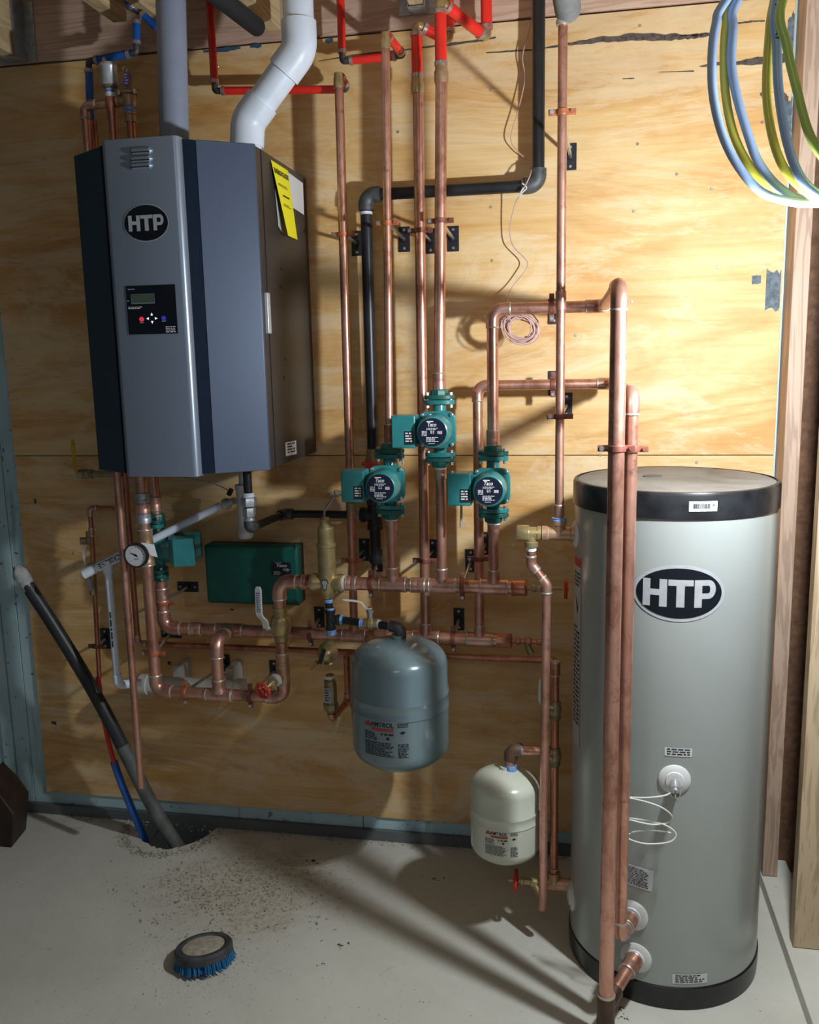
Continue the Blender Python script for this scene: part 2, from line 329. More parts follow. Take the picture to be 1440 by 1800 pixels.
# ------------------------------------------------------------------ pipe kit
def ring(parent, c, ax, r, mat=None, wd=.0022):
    m = M().lathe([(r * .9, -wd), (r + .0007, -wd), (r + .0015, 0), (r + .0007, wd), (r * .9, wd)], c, ax, 16); return ob('solder_ring', m, mat or SOLDER, parent)
def pipe(parent, pts, r, mat=None, fit=None, R=None, er=1.15, cup=None, rings=True, name='tube', fname='elbow', n=16):
    mat = mat or COPPER; fit = fit or COPPER_FIT; pts = [Vector(p) for p in pts]; cup = 1.15 * r if cup is None else cup; cur = pts[0]
    for i in range(1, len(pts)):
        if i < len(pts) - 1:
            a, p, b = pts[i - 1], pts[i], pts[i + 1]; RR = R or 1.75 * r
            ang = (a - p).angle(b - p); lim = .46 * min((a - p).length, (b - p).length) * math.tan(ang / 2); RR = min(RR, lim)
            arc = fillet(a, p, b, RR); s, e = arc[0], arc[-1]; d1 = (a - p).normalized(); d2 = (b - p).normalized()
            c1 = min(cup, (s - a).length * .45); c2 = min(cup, (e - b).length * .45)
            ob(name, M().tube([cur, s + d1 * c1 * .5], r, n), mat, parent)
            path = [s + d1 * c1] + arc + [e + d2 * c2]; rr = [er * r] * len(path)
            ob(fname, M().tube(path, rr, n), fit, parent)
            if rings: ring(parent, s + d1 * c1, d1, r * er - .0006); ring(parent, e + d2 * c2, d2, r * er - .0006)
            cur = e + d2 * c2 * .5
        else: ob(name, M().tube([cur, pts[i]], r, n), mat, parent)
def tee(parent, c, ax, bx, r, rb, mat=None, L=None, Lb=None, rings=True):
    c = Vector(c); ax = ax.normalized(); bx = bx.normalized(); L = L or (rb * 1.3 + r * 1.0); Lb = Lb or (r * 1.15 + rb * 1.5)
    m = M().tube([c - ax * L, c + ax * L], r * 1.15); k = r * .9
    m.tube([c + bx * k * .6, c + bx * (r * 1.3), c + bx * (r * 1.3 + rb * .3), c + bx * Lb], [rb * 1.45, rb * 1.25, rb * 1.15, rb * 1.15])
    ob('tee', m, mat or COPPER_FIT, parent)
    if rings:
        for d in (-1, 1): ring(parent, c + ax * d * L, ax, r * 1.15 - .0006)
        ring(parent, c + bx * Lb, bx, rb * 1.15 - .0006)
def coupling(parent, c, ax, r, ln=None, mat=None, name='coupling', er=1.15, rings=True):
    c = Vector(c); ax = ax.normalized(); ln = ln or r * 1.3
    ob(name, M().lathe([(r, -ln), (r * er, -ln), (r * er, -ln * .1), (r * (er - .03), 0), (r * er, ln * .1), (r * er, ln), (r, ln)], c, ax, 16), mat or COPPER_FIT, parent)
    if rings:
        for d in (-1, 1): ring(parent, c + ax * d * ln, ax, r * er - .001)
def tape(parent, c, ax, r, ln, mat=None):
    m = M(); k = 10
    m.lathe([(r * random.uniform(.97, 1.1), ln * (2 * i / k - 1)) for i in range(k + 1)], c, ax, 16); return ob('thread_tape', m, mat or TAPE, parent)
def hexnut(parent, c, ax, r, ln, mat, name='hex_nut'):
    return ob(name, M().lathe([(r * .9, -ln), (r, -ln * .75), (r, ln * .75), (r * .9, ln)], c, ax, 6, False), mat, parent, .0008)
def handwheel(parent, c, ax, r, mat=None):
    x, y, a = frame(ax); m = M(); n = 48; vs = [Vector(c) + (x * math.cos(2 * PI * i / n) + y * math.sin(2 * PI * i / n)) * (r * (1 + .07 * math.cos(6 * 2 * PI * i / n))) for i in range(n)]
    m.tube(vs, r * .2, 8, closed=True)
    for k in range(4):
        t = PI / 2 * k; m.tube([Vector(c), Vector(c) + (x * math.cos(t) + y * math.sin(t)) * r], r * .11, 6)
    m.lathe([(r * .32, -r * .2), (r * .32, r * .22), (r * .2, r * .3)], c, ax, 12); return ob('handwheel', m, mat or REDH, parent)
def lever(parent, pts, wd, th, mat, side, name='lever'):   # flat bent bar along pts, width along side
    pts = smooth_path(pts, 5); m = M(); vs = []; side = side.normalized()
    for i, p in enumerate(pts):
        t = (pts[min(i + 1, len(pts) - 1)] - pts[max(i - 1, 0)]).normalized(); nn = t.cross(side).normalized()
        f = 1 if i < len(pts) - 1 else .6
        vs += [p + side * wd * f / 2 + nn * th / 2, p - side * wd * f / 2 + nn * th / 2, p - side * wd * f / 2 - nn * th / 2, p + side * wd * f / 2 - nn * th / 2]
    k = len(pts); fs = [(i * 4 + j, i * 4 + (j + 1) % 4, (i + 1) * 4 + (j + 1) % 4, (i + 1) * 4 + j) for i in range(k - 1) for j in range(4)] + [(3, 2, 1, 0), (4 * k - 4, 4 * k - 3, 4 * k - 2, 4 * k - 1)]
    m.add(vs, fs); return ob(name, m, mat, parent, .0012)

# ================================================================== SETTING
WALLX0, WALLX1 = -2.7, .56
def struct(name, m, mat, parent=None, **k):
    o = ob(name, m, mat, parent, **k)
    if parent is None: o['kind'] = 'structure'
    return o
# floor with an open soil pit where the buried pipes come up
import bmesh
HX0, HX1, HY0 = -1.52, -1.22, -.20
m = M()
def fl(x0, x1, y0, y1): m.box(((x0 + x1) / 2, (y0 + y1) / 2, -.05), (x1 - x0, y1 - y0, .1))
n = 28; edge = []
for i in range(n + 1):
    x = HX0 + (HX1 - HX0) * i / n; t = i / n; edge.append((x, -.005 - (.20 * math.sin(PI * t) ** .55 * (.72 + .28 * t)) + random.uniform(-.006, .006)))
top = [(WALLX0, .04), (WALLX0, -4.2), (3.2, -4.2), (3.2, .04), (HX1, .04)] + [(x, y) for x, y in reversed(edge)] + [(HX0, .04)]
m.prism([V(x, y, 0) for x, y in top], V(0, 0, 0), V(0, 0, -.1))
floor = struct('floor', m, CONC, loc=(0, 0, 0))
m = M(); m.box(((HX0 + HX1) / 2, -.1, -.11), (.4, .34, .03)); ob('soil', m, DIRT, floor)
# wall
m = M(); m.box(((WALLX0 + WALLX1) / 2, .03, 1.20), (WALLX1 - WALLX0, .06, 2.7)); m.box(((WALLX0 + WALLX1) / 2, -.012, -.04), (WALLX1 - WALLX0, .024, .152)); wall = struct('wall_back', m, FOOT, loc=(0, 0, 0))
FZ0, FZ1 = .036, 2.52
gx = [WALLX0, -2.30, at(8, 1300, 0).x, at(33, 1360, 0).x, at(62, 1380, 0).x, -.70, WALLX1]
for i in range(len(gx) - 1):
    ob('foam_board', M().box(((gx[i] + gx[i + 1]) / 2, -.004 - (.004 if i == 2 else 0), (FZ0 + FZ1) / 2), (gx[i + 1] - gx[i] - .003, .008 + (.008 if i == 2 else 0), FZ1 - FZ0)), FOAM, wall, .001)
PX0, PX1, SEAM, PB, PT = -1.870, .552, 1.300, .082, 2.517
# slanted left edge between the lower corner and the seam in the photo is plain perspective, the sheet is square
ob('plywood_sheet', M().box(((PX0 + PX1) / 2, -.013, (SEAM + .001 + PT) / 2), (PX1 - PX0, .010, PT - SEAM - .002)), PLY1, wall, .0012)
ob('plywood_sheet', M().box(((PX0 + PX1) / 2, -.013, (PB + SEAM - .001) / 2), (PX1 - PX0, .010, SEAM - PB - .002)), PLY2, wall, .0012)
WY = -.018
ms = M()
for (u, v) in [(78, 282), (85, 418), (36, 510), (93, 568), (383, 117), (700, 232), (863, 158), (863, 364), (1125, 45), (1121, 253), (1114, 371), (1251, 332), (865, 458), (627, 613), (1111, 530), (1012, 590), (1182, 582), (1262, 470), (1340, 215), (115, 815), (130, 972), (131, 997), (1190, 306), (700, 945), (1055, 800), (1225, 813), (120, 1120), (100, 1280), (560, 1300), (780, 1240)]:
    p = at(u, v, WY); ms.lathe([(.0042, .0), (.0042, -.001), (.003, -.0022), (.0012, -.0022), (.0010, -.0008)], p, Y_, 10)
ob('screw_head', ms, STEEL, wall, kind='stuff')
def ragged(parent, pts, wds, mat, name='torn_veneer', jag=.5):
    pts = smooth_path(pts, 6); k = len(pts); m = M(); up = []; lo = []
    for i, p in enumerate(pts):
        t = i / (k - 1); j = t * (len(wds) - 1); a = int(min(j, len(wds) - 2)); wd = wds[a] + (wds[a + 1] - wds[a]) * (j - a)
        up.append(p + V(0, 0, wd * (.5 + jag * random.uniform(-.3, .5)))); lo.append(p - V(0, 0, wd * (.5 + jag * random.uniform(-.3, .5))))
    vs = up + lo; fr = [q + V(0, -.0008, 0) for q in vs]
    m.add(fr, [(i, k + i, k + i + 1, i + 1) for i in range(k - 1)])
    return ob(name, m, mat, parent)
W = lambda u, v: at(u, v, WY)
for pts, wd in [([(1000, 78), (1050, 71), (1110, 66), (1180, 65), (1215, 64), (1250, 60)], [.006, .012, .016, .014, .012, .006]), ([(1186, 63), (1225, 62), (1252, 59)], [.002, .006, .003]),
                ([(560, 108), (620, 98), (690, 90), (740, 85)], [.002, .005, .004, .003]), ([(740, 84), (800, 77), (850, 70), (872, 66)], [.003, .006, .006, .003]), ([(855, 93), (900, 90), (950, 86), (1002, 77)], [.002, .004, .003, .006]),
                ([(1230, 117), (1258, 113), (1280, 112), (1330, 108), (1384, 101)], [.002, .010, .006, .016, .018]), ([(1158, 127), (1220, 125)], [.001, .003]), ([(1094, 139), (1115, 138)], [.001, .003]), ([(1293, 42), (1320, 38), (1345, 37)], [.004, .004, .003]), ([(1336, 166), (1345, 166)], [.006, .018])]:
    ragged(wall, [W(*p) + V(0, -.0002, 0) for p in pts], wd, CHAR)
ragged(wall, [W(1378, 170), W(1383, 235)][:1] + [W(1386, 178)], [.02, .03], CHAR)
for pts, wd in [([(1346, 512), (1372, 512)], [.11, .10]), ([(1322, 492), (1338, 491)], [.022, .02]), ([(1384, 60), (1396, 58)], [.08, .10]), ([(1376, 205), (1392, 205)], [.05, .10])]:
    ragged(wall, [W(*p) + V(0, -.0002, 0) for p in pts], wd, CHARG, 'sealant_smear', .25)
for pts, wd in [([(60, 880), (64, 881)], [.02, .018]), ([(90, 1270), (99, 1271)], [.006, .012]), ([(405, 1071), (411, 1072)], [.004, .006]), ([(295, 1165), (301, 1166)], [.012, .01])]:
    ragged(wall, [W(*p) + V(0, -.0002, 0) for p in pts], wd, CHAR, 'knot', .4)
for pts in [[(358, 91), (400, 87), (423, 84)], [(440, 82), (460, 80)], [(572, 72), (586, 71)]]:
    ragged(wall, [W(u, v) + V(0, -.0002, 0) for u, v in pts], [.006, .012, .006], plain('blue_paint_smear', (.04, .10, .17), .7, 0, .3) if pts[0][0] == 358 else bpy.data.materials['blue_paint_smear'], 'paint_smear')
# rim board and joists
rim = struct('trim_1', M().box(((WALLX0 + 3.2) / 2, .004, 2.66), (3.2 - WALLX0, .05, .274)), LUM_X, bevel=.001)
ceil = struct('ceiling', M().box((.25, -2.08, 2.815), (5.9, 4.2, .02)), plain('subfloor_panel', (.42, .33, .20), .75, 0, .2, 6))
JX = [-1.715, -1.245, -.90, -.455, 0.05, .50]
def joist(x, y1, z0=2.527, wdt=.042):
    ob('joist', M().box((x, (y1 - 4.1) / 2, (z0 + 2.804) / 2), (wdt, 4.1 + y1, 2.804 - z0)), LUM_Y, ceil, .0015)
def hanger(x, z0=2.525, wdt=.046):
    m = M()
    for s in (-1, 1):
        m.box((x + s * wdt / 2, -.055, z0 + .085), (.0016, .062, .17)); m.box((x + s * (wdt / 2 + .018), -.0235, z0 + .085), (.036, .0016, .17))
        for k in range(3): m.lathe([(.004, 0), (.004, -.003)], (x + s * (wdt / 2 + .02), -.0245, z0 + .03 + .05 * k), Y_, 8)
    m.box((x, -.055, z0), (wdt + .002, .062, .0016)); ob('joist_hanger', m, GALV, ceil)
joist(-1.715, -.022); hanger(-1.715); joist(-1.30, -.16, 2.56); joist(-1.245, -.022, 2.60, .035)
joist(-.885, -.06, 2.535, .06); joist(-.455, -.022, 2.56, .04); hanger(-.455, 2.555); joist(.14, -.022, 2.60); joist(.62, -.022, 2.55)
# left wall, right stud wall, next room's sheathing
struct('wall_left', M().box((WALLX0 - .03, -2.1, 1.4), (.06, 4.2, 2.8)), FOOT)
RX = .556
wr = struct('wall_right', M().box((RX + .045, -2.05, .019), (.09, 4.1, .038)), CONC, loc=(0, 0, 0), bevel=.002)
ob('stud', M().box((RX + .024, -.058, 1.28), (.042, .10, 2.48)), LUM_P, wr, .0015)
ob('stud', M().box((RX + .052, -.42, 1.28), (.070, .04, 2.48)), LUM_Z, wr, .0015)
ob('stud', M().box((RX + .10, -.415, 1.28), (.022, .03, 2.48)), LUM_P, wr, .0015)
for y in (-1.9, -2.5, -3.1, -3.7): ob('stud', M().box((RX + .045, y, 1.28), (.089, .038, 2.48)), LUM_Z, wr, .0015)
ob('top_plate', M().box((RX + .045, -2.05, 2.538), (.089, 4.05, .036)), LUM_Y, wr)
ob('sheathing', M().box((RX + 1.37, .0, 1.26), (2.64, .02, 2.52)), OSB, wr)
ob('sheathing', M().box((RX + .155, -.30, 1.26), (.012, .58, 2.50)), OSB, wr)
ob('sheathing', M().box((3.2, -2.1, 1.4), (.02, 4.2, 2.8)), OSB, wr)

# ================================================================== BOILER
bl = thing('boiler', 'wall-hung boiler with silver centre strip and dark navy side panels', 'boiler', (-1.058, -.03, 1.312))
ZB, ZT, YB = 1.312, 2.133, -.022
cxb = -1.056
def up_prism(poly, z0=ZB, z1=ZT): return M().prism([V(x, y, 0) for x, y in poly], V(0, 0, z0), V(0, 0, z1))
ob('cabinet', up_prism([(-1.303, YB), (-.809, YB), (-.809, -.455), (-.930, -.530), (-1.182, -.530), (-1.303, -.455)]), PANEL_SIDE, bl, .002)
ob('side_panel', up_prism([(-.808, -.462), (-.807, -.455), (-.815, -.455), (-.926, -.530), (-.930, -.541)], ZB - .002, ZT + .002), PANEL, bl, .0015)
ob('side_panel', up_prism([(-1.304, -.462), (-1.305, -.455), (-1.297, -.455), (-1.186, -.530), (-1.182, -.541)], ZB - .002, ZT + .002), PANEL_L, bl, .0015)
ob('recessed_strip', up_prism([(-.931, -.530), (-.930, -.545), (-.957, -.565), (-.97, -.53)]), STRIP, bl)
ob('recessed_strip', up_prism([(-1.181, -.530), (-1.182, -.545), (-1.155, -.565), (-1.14, -.53)]), STRIP, bl)
poly = [(-.955, -.53), (-.955, -.568)] + [(-.969 + .014 * math.cos(a), -.576 - .014 * math.sin(a)) for a in [PI / 2 * i / 6 for i in range(1, 7)]] + [(-1.143 - .014 * math.sin(a), -.576 - .014 * math.cos(a)) for a in [PI / 2 * i / 6 for i in range(0, 6)]] + [(-1.157, -.568), (-1.157, -.53)]
o = ob('front_panel', up_prism(poly, ZB - .004, ZT + .003), SILVER, bl, .001)
FY = -.5905
mpf = on_wall(FY - .0008)
def fp(u, v): p = at(u, v, FY); return p.x, p.z
x, z = fp(257, 392)
em = ob('emblem', ellipse(M(), on_wall(FY - .0008), x, z, .060, .0445), SILVERLT, bl, label='oval black and silver emblem')
ob('emblem_field', ellipse(M(), on_wall(FY - .0013), x, z, .058, .0425), GLOSSBLACK, em)
ob('lettering', htp(M(), on_wall(FY - .0018), x, z, .047), SILVERLT, em)
for v in (266, 280, 292):
    x, z = fp(249, v); m = M(); hw = .031; rr = .0085
    pts = [V(x - hw + rr, FY - .0005, z), V(x + hw - rr, FY - .0005, z)]
    m.tube([pts[0] - X_ * rr * .8, pts[0], pts[1], pts[1] + X_ * rr * .8], [rr * .3, rr, rr, rr * .3], 14); lv = ob('louver', m, SILVER, bl)
    ob('slot', rect(M(), on_wall(FY - .0087), x - hw + .006, z - .0045, x + hw - .006, z - .0015), BLACK, lv)
a0 = fp(221, 503); a1 = fp(313, 586); px0, pz1 = a0; px1, pz0 = a1[0], a1[1]
cp = ob('control_panel', M().box(((px0 + px1) / 2, FY, (pz0 + pz1) / 2), (px1 - px0, .003, pz1 - pz0)), GLOSSBLACK, bl, label='black control panel with lit arrow buttons')
py_ = on_wall(FY - .0022); W0 = px1 - px0; H0 = pz1 - pz0
q = lambda a, b: (px0 + W0 * a, pz1 - H0 * b)
x0, z1 = q(.12, .18); x1, z0 = q(.57, .35)
ob('display', rect(M(), on_wall(FY - .0026), x0, z0, x1, z1), LCD, cp)
ob('display_bezel', rect(M(), on_wall(FY - .0020), x0 - .003, z0 - .003, x1 + .001, z1 + .001), SILVER, cp)
m = M(); print_lines(m, py_, *q(.045, .065), W0 * .17, 1, .0026); print_lines(m, py_, *q(.03, .43), W0 * .28, 2, .0034); print_lines(m, py_, *q(.02, .30), W0 * .03, 1, .003)
print_lines(m, py_, *q(.245, .755), W0 * .075, 1, .003); print_lines(m, py_, *q(.70, .735), W0 * .08, 1, .003); print_lines(m, py_, *q(.765, .85), W0 * .2, 4, .0042)
ob('fine_print', m, WHITEINK, cp)
ob('button', M().lathe([(.0062, 0), (.0062, -.0015), (.004, -.002)], V(q(.285, .69)[0], FY - .0015, q(.285, .69)[1]), Y_, 16), BTNR, cp, label='glowing red button')
ob('button', M().lathe([(.0058, 0), (.0058, -.0015), (.004, -.002)], V(q(.735, .68)[0], FY - .0015, q(.735, .68)[1]), Y_, 16), BTNB, cp, label='dim blue button')
for a, b, ang in ((.50, .595, 90), (.50, .755, -90), (.415, .68, 180), (.58, .68, 0)):
    x, z = q(a, b); r = .0042
    ob('arrow_key', M().add([V(x + r * math.cos(math.radians(ang + k)), FY - .0024, z + r * math.sin(math.radians(ang + k))) for k in (0, 130, 230)], [(0, 1, 2)]), ARROW, cp)
# right side: seam, latch, labels, holes
SX = -.8085
def side(Yd, z): return V(SX + .0008, Yd, z)
def sp(u, v):   # photo point on the boiler's right side plane
    d = fw + RT * ((u - 720) / F_PX) - UP * ((v - 900) / F_PX); p = CAM + d * ((SX - CAM.x) / d.x); return p.y, p.z
ys = sp(486, 600)[0]
ob('door_seam', M().box((SX + .0005, -.412, (ZB + ZT) / 2), (.0015, .003, ZT - ZB)), BLACK, bl)
ob('latch', M().box((SX + .004, -.428, sp(478, 552)[1]), (.010, .022, .105)), SILVERLT, bl, .002, label='chrome latch plate')
for (u, v) in ((495, 793 - 320), (494, 505), (502, 632), (500, 664)):
    y, z = sp(u, v); ob('rivet', M().lathe([(.004, 0), (.004, .001)], V(SX, y, z), X_, 10), BLACK, bl)
def quad_side(name, pts, mat, off, parent=bl):
    return ob(name, M().add([V(SX + off, *sp(u, v)) for u, v in pts], [(0, 1, 2, 3)]), mat, parent)
quad_side('label', [(505, 302), (532, 322), (534, 378), (507, 360)], PAPER, .0010); quad_side('label', [(503, 350), (514, 356), (516, 392), (506, 388)], PAPER, .0012)
lab = quad_side('label', [(501, 778), (520, 774), (521, 798), (502, 802)], PAPER, .0012)
def bil(A, B, Cc, D, off):   # bilinear map over a photo quad (A top-left, B top-right, C bottom-right, D bottom-left)
    P = [V(SX + off, *sp(*k)) for k in (A, B, Cc, D)]
    return lambda s, t: (P[0] * (1 - s) + P[1] * s) * t + (P[3] * (1 - s) + P[2] * s) * (1 - t)
mpl = bil((501, 778), (520, 774), (521, 798), (502, 802), .0018); ob('fine_print', print_lines(M(), mpl, .15, .9, .7, 4, .2), BLACKINK, lab)
# yellow energy card, curling off the side
ec = thing('energy_card', 'bright yellow energy guide card curling off the dark right side of the boiler', 'label', (SX, sp(495, 350)[0], sp(495, 350)[1]))
A, B, Cc, D = (475, 281), (505, 300), (510, 422), (492, 415)
P = [V(SX + .002, *sp(*A)), V(SX + .002, *sp(*B)), V(SX + .022, *sp(*Cc)), V(SX + .024, *sp(*D))]
def card(s, t, off=0):
    p = (P[0] * (1 - s) + P[1] * s) * t + (P[3] * (1 - s) + P[2] * s) * (1 - t); return p + V(off, 0, 0)
m = M(); nn = 8; vs = [card(i / 4, j / nn) for i in range(5) for j in range(nn + 1)]
m.add(vs, [(i * (nn + 1) + j, (i + 1) * (nn + 1) + j, (i + 1) * (nn + 1) + j + 1, i * (nn + 1) + j + 1) for i in range(4) for j in range(nn)], True); ob('card', m, YEL, ec)
m = M(); text(m, 'ENERGYGUIDE', lambda s, t: card(s, t, .0012), .5, .88, .075, .9, .03); print_lines(m, lambda s, t: card(s, t, .0012), .12, .72, .76, 2, .02); print_lines(m, lambda s, t: card(s, t, .0012), .3, .58, .5, 1, .05); print_lines(m, lambda s, t: card(s, t, .0012), .2, .45, .6, 2, .02); ob('lettering', m, BLACKINK, ec)
m = M(); A2 = [V(SX + .0022, *sp(*k)) for k in ((482, 332), (495, 398), (497, 412), (488, 398))]; m.add(A2, [(0, 1, 2, 3)]); ob('card_back', m, PAPERD, ec)

# vents
vp = thing('vent_pipe', 'grey plastic vent pipe rising from the boiler top to the ceiling', 'pipe', at(304, 243, -.30))
a = at(306, 262, -.30); b_ = at(303, -60, -.30); ob('tube', M().tube([V(a.x, a.y, 2.125), V(b_.x, b_.y, 2.80)], .0395, 28), PVCGREY, vp)
vw = thing('vent_pipe', 'white plastic vent pipe with angled offset above the boiler', 'pipe', at(430, 245, -.28))
pts = [at(427, 262, -.28), at(436, 214, -.28), at(527, 88, -.28), at(523, -70, -.28)]; r = .0405
pts[0] = V(pts[1].x - .012, pts[1].y, 2.12); pts[3] = V(pts[2].x + .0, pts[2].y, 2.80)
pipe(vw, pts, r, PVC, PVC, R=.062, er=1.14, cup=.046, rings=False, n=28)

# ================================================================== BLACK GAS PIPE
YG = -.082
g = thing('gas_pipe', 'black iron gas pipe dropping from the ceiling along the plywood', 'gas pipe', at(947, 300, YG))
x1 = at(947, 150, YG).x; zh = at(800, 334, YG).z; x2 = (at(645, 420, YG).x + at(655, 770, YG).x) / 2
zt_ = at(655, 905, YG).z
pipe(g, [V(x1, YG, 2.80), V(x1, YG, zh), V(x2, YG, zh), V(x2, YG, at(655, 788, YG).z)], .0172, BLACKIRON, IRONFIT, R=.028, er=1.32, cup=.016, rings=False)
for p, ax in ((at(947, 303, YG), Z_), (at(920, 327, YG), X_), (at(663, 345, YG), X_), (at(645, 375, YG), Z_)): tape(g, V(x1 if ax == Z_ and p.x > -.3 else (x2 if ax == Z_ else p.x), YG, p.z if ax == Z_ else zh), ax, .0178, .004)
zv = at(655, 815, YG).z
ob('gas_cock', M().lathe([(.019, -.045), (.022, -.035), (.022, -.018), (.026, -.01), (.026, .01), (.022, .018), (.022, .035), (.019, .045)], V(x2, YG, zv), Z_, 8, False), BRASS_DULL, g, .001)
ob('cock_handle', M().tube([V(x2 - .026, YG - .036, zv + .004), V(x2 + .026, YG - .036, zv - .002)], .0062, 8).lathe([(.010, 0), (.010, -.02)], V(x2, YG - .022, zv), Y_, 12), REDH, g, label='red tee handle')
ob('tube', M().tube([V(x2, YG, zv - .04), V(x2, YG, zt_)], .0172), BLACKIRON, g)
ob('tee', M().lathe([(.024, -.045), (.024, -.033), (.0215, -.03), (.0215, .03), (.024, .033), (.024, .045)], V(x2, YG, zt_), Z_, 20).lathe([(.0215, 0), (.0215, .03), (.024, .032), (.024, .042)], V(x2, YG, zt_), -X_, 20), BLACK, g)
ob('drip_leg', M().tube([V(x2, YG, zt_ - .04), V(x2, YG, at(655, 985, YG).z)], .0172), BLACKIRON, g)
ob('pipe_cap', M().lathe([(.021, 0), (.022, .02), (.018, .028)], V(x2, YG, at(655, 975, YG).z), -Z_, 16), BLACKIRON, g)
ob('bushing', M().lathe([(.012, 0), (.019, .006), (.019, .018), (.014, .026)], V(x2 - .040, YG, zt_), -X_, 8, False), GALV, g)
# from the boiler to the tee
gy = -.30; gp = at(436, 860, gy)
el = V(gp.x, gy, at(438, 928, gy).z)
g2 = thing('gas_pipe', 'gas union and thin black pipe hanging under the boiler', 'gas pipe', V(gp.x, gy, ZB))
ob('tube', M().tube([V(gp.x, gy, ZB + .005), V(gp.x, gy, el.z)], .0125), BLACKIRON, g2)
tape(g2, V(gp.x, gy, ZB - .012), Z_, .0165, .010, GALV); hexnut(g2, V(gp.x, gy, at(432, 882, gy).z), Z_, .024, .013, GALV, 'union_nut')
hexnut(g2, V(gp.x, gy, at(432, 900, gy).z), Z_, .019, .013, GALV, 'union_end'); tape(g2, V(gp.x, gy, at(432, 870, gy).z), Z_, .0165, .006); tape(g2, V(gp.x, gy, at(435, 912, gy).z), Z_, .0155, .006, GALV)
b1 = at(500, 902, YG); b1 = V(b1.x, YG, zt_)
pipe(g2, [V(gp.x, gy, el.z + .028), V(gp.x, gy, el.z), b1, V(x2 - .05, YG, zt_)], .0122, BLACKIRON, IRONFIT, R=.018, er=1.42, cup=.012, rings=False)

# ================================================================== COPPER SYSTEM
YS, YR = -.245, -.140
RM = .0195
def vx(u1, v1, u2, v2, Y): return (at(u1, v1, Y).x + at(u2, v2, Y).x) / 2
# upper (supply) manifold
zs = (at(640, 1024, YS).z + at(900, 1035, YS).z) / 2
um = thing('copper_manifold', 'upper horizontal copper manifold feeding the three green pumps', 'manifold', V(at(760, 1028, YS).x, YS, zs))
sx = {k: at(u, 1000, YS).x for k, u in (('s1', 690), ('s2', 777), ('s3', 868))}
xa, xb = at(606, 1022, YS).x, at(905, 1036, YS).x
pipe(um, [V(xa - .01, YS, zs), V(xb, YS, zs)], RM)
for k in ('s1', 's2', 's3'): tee(um, V(sx[k], YS, zs), X_, Z_, RM, .0143, Lb=.05)
coupling(um, V(at(618, 1023, YS).x, YS, zs), X_, RM, .014); coupling(um, V(at(735, 1027, YS).x, YS, zs), X_, RM, .02)
ob('end_cap', M().lathe([(.0235, -.02), (.0245, -.016), (.0225, -.012), (.0225, .018), (.0245, .02), (.02, .024), (.008, .024)], V(at(912, 1036, YS).x, YS, zs), X_, 20), COPPER_DARK, um)
x9 = at(925, 1037, YS).x
dv = thing('drain_valve', 'small brass boiler drain with red wheel at the right end of the upper manifold', 'valve', V(x9, YS, zs))
ob('body', M().lathe([(.0075, 0), (.0075, .018), (.011, .019), (.011, .030), (.0085, .032), (.0085, .045), (.012, .047), (.012, .065), (.007, .068), (.005, .085), (.004, .105)], V(x9 - .003, YS, zs), X_, 12), BRASS_DULL, dv)
handwheel(dv, V(at(995, 1041, YS).x, YS, zs), X_, .023)
# lower (return) manifold
zr = (at(440, 1110, YR).z + at(850, 1124, YR).z) / 2
YL = YR - .0
xr = vx(285, 1040, 287, 1080, YR)
lm = thing('copper_manifold', 'lower horizontal copper return manifold behind the grey expansion tank', 'manifold', V(at(600, 1113, YR).x, YR, zr))
rx = {'r1': at(622, 1080, YR).x, 'r2': at(748, 1080, YR).x, 'r3': at(843, 1090, YR).x, 't': at(402, 1110, YR).x}
pipe(lm, [V(xr, YR, at(290, 1020, YR).z), V(xr, YR, zr), V(at(875, 1125, YR).x, YR, zr)], RM)
for k, rb in (('r1', .0127), ('r2', .0150), ('r3', .0143)): tee(lm, V(rx[k], YR, zr), X_, Z_, RM, rb, Lb=.045)
coupling(lm, V(at(345, 1106, YR).x, YR, zr), X_, RM, .018); coupling(lm, V(xr, YR, at(291, 1045, YR).z), Z_, RM, .02); coupling(lm, V(at(690, 1116, YR).x, YR, zr), X_, RM, .02, rings=False)
ob('end_cap', M().lathe([(.0235, -.02), (.0225, -.012), (.0225, .018), (.0245, .022), (.02, .024), (.008, .024)], V(at(886, 1127, YR).x, YR, zr), X_, 8, False), COPPER_DARK, lm, .001)
x9 = at(898, 1128, YR).x
dv2 = thing('drain_valve', 'dark little drain valve with angled outlet at the right end of the lower manifold', 'valve', V(x9, YR, zr))
ob('body', M().lathe([(.0075, 0), (.0075, .018), (.011, .019), (.011, .030), (.0085, .032), (.0085, .045), (.012, .047), (.012, .062), (.007, .065), (.007, .08), (.010, .082), (.010, .1)], V(x9 - .003, YR, zr), X_, 12), COPPER_DARK, dv2)
ob('spout', M().tube([V(x9 + .045, YR, zr), V(x9 + .062, YR - .01, zr - .035)], [.008, .0115]), BRASS_DULL, dv2)
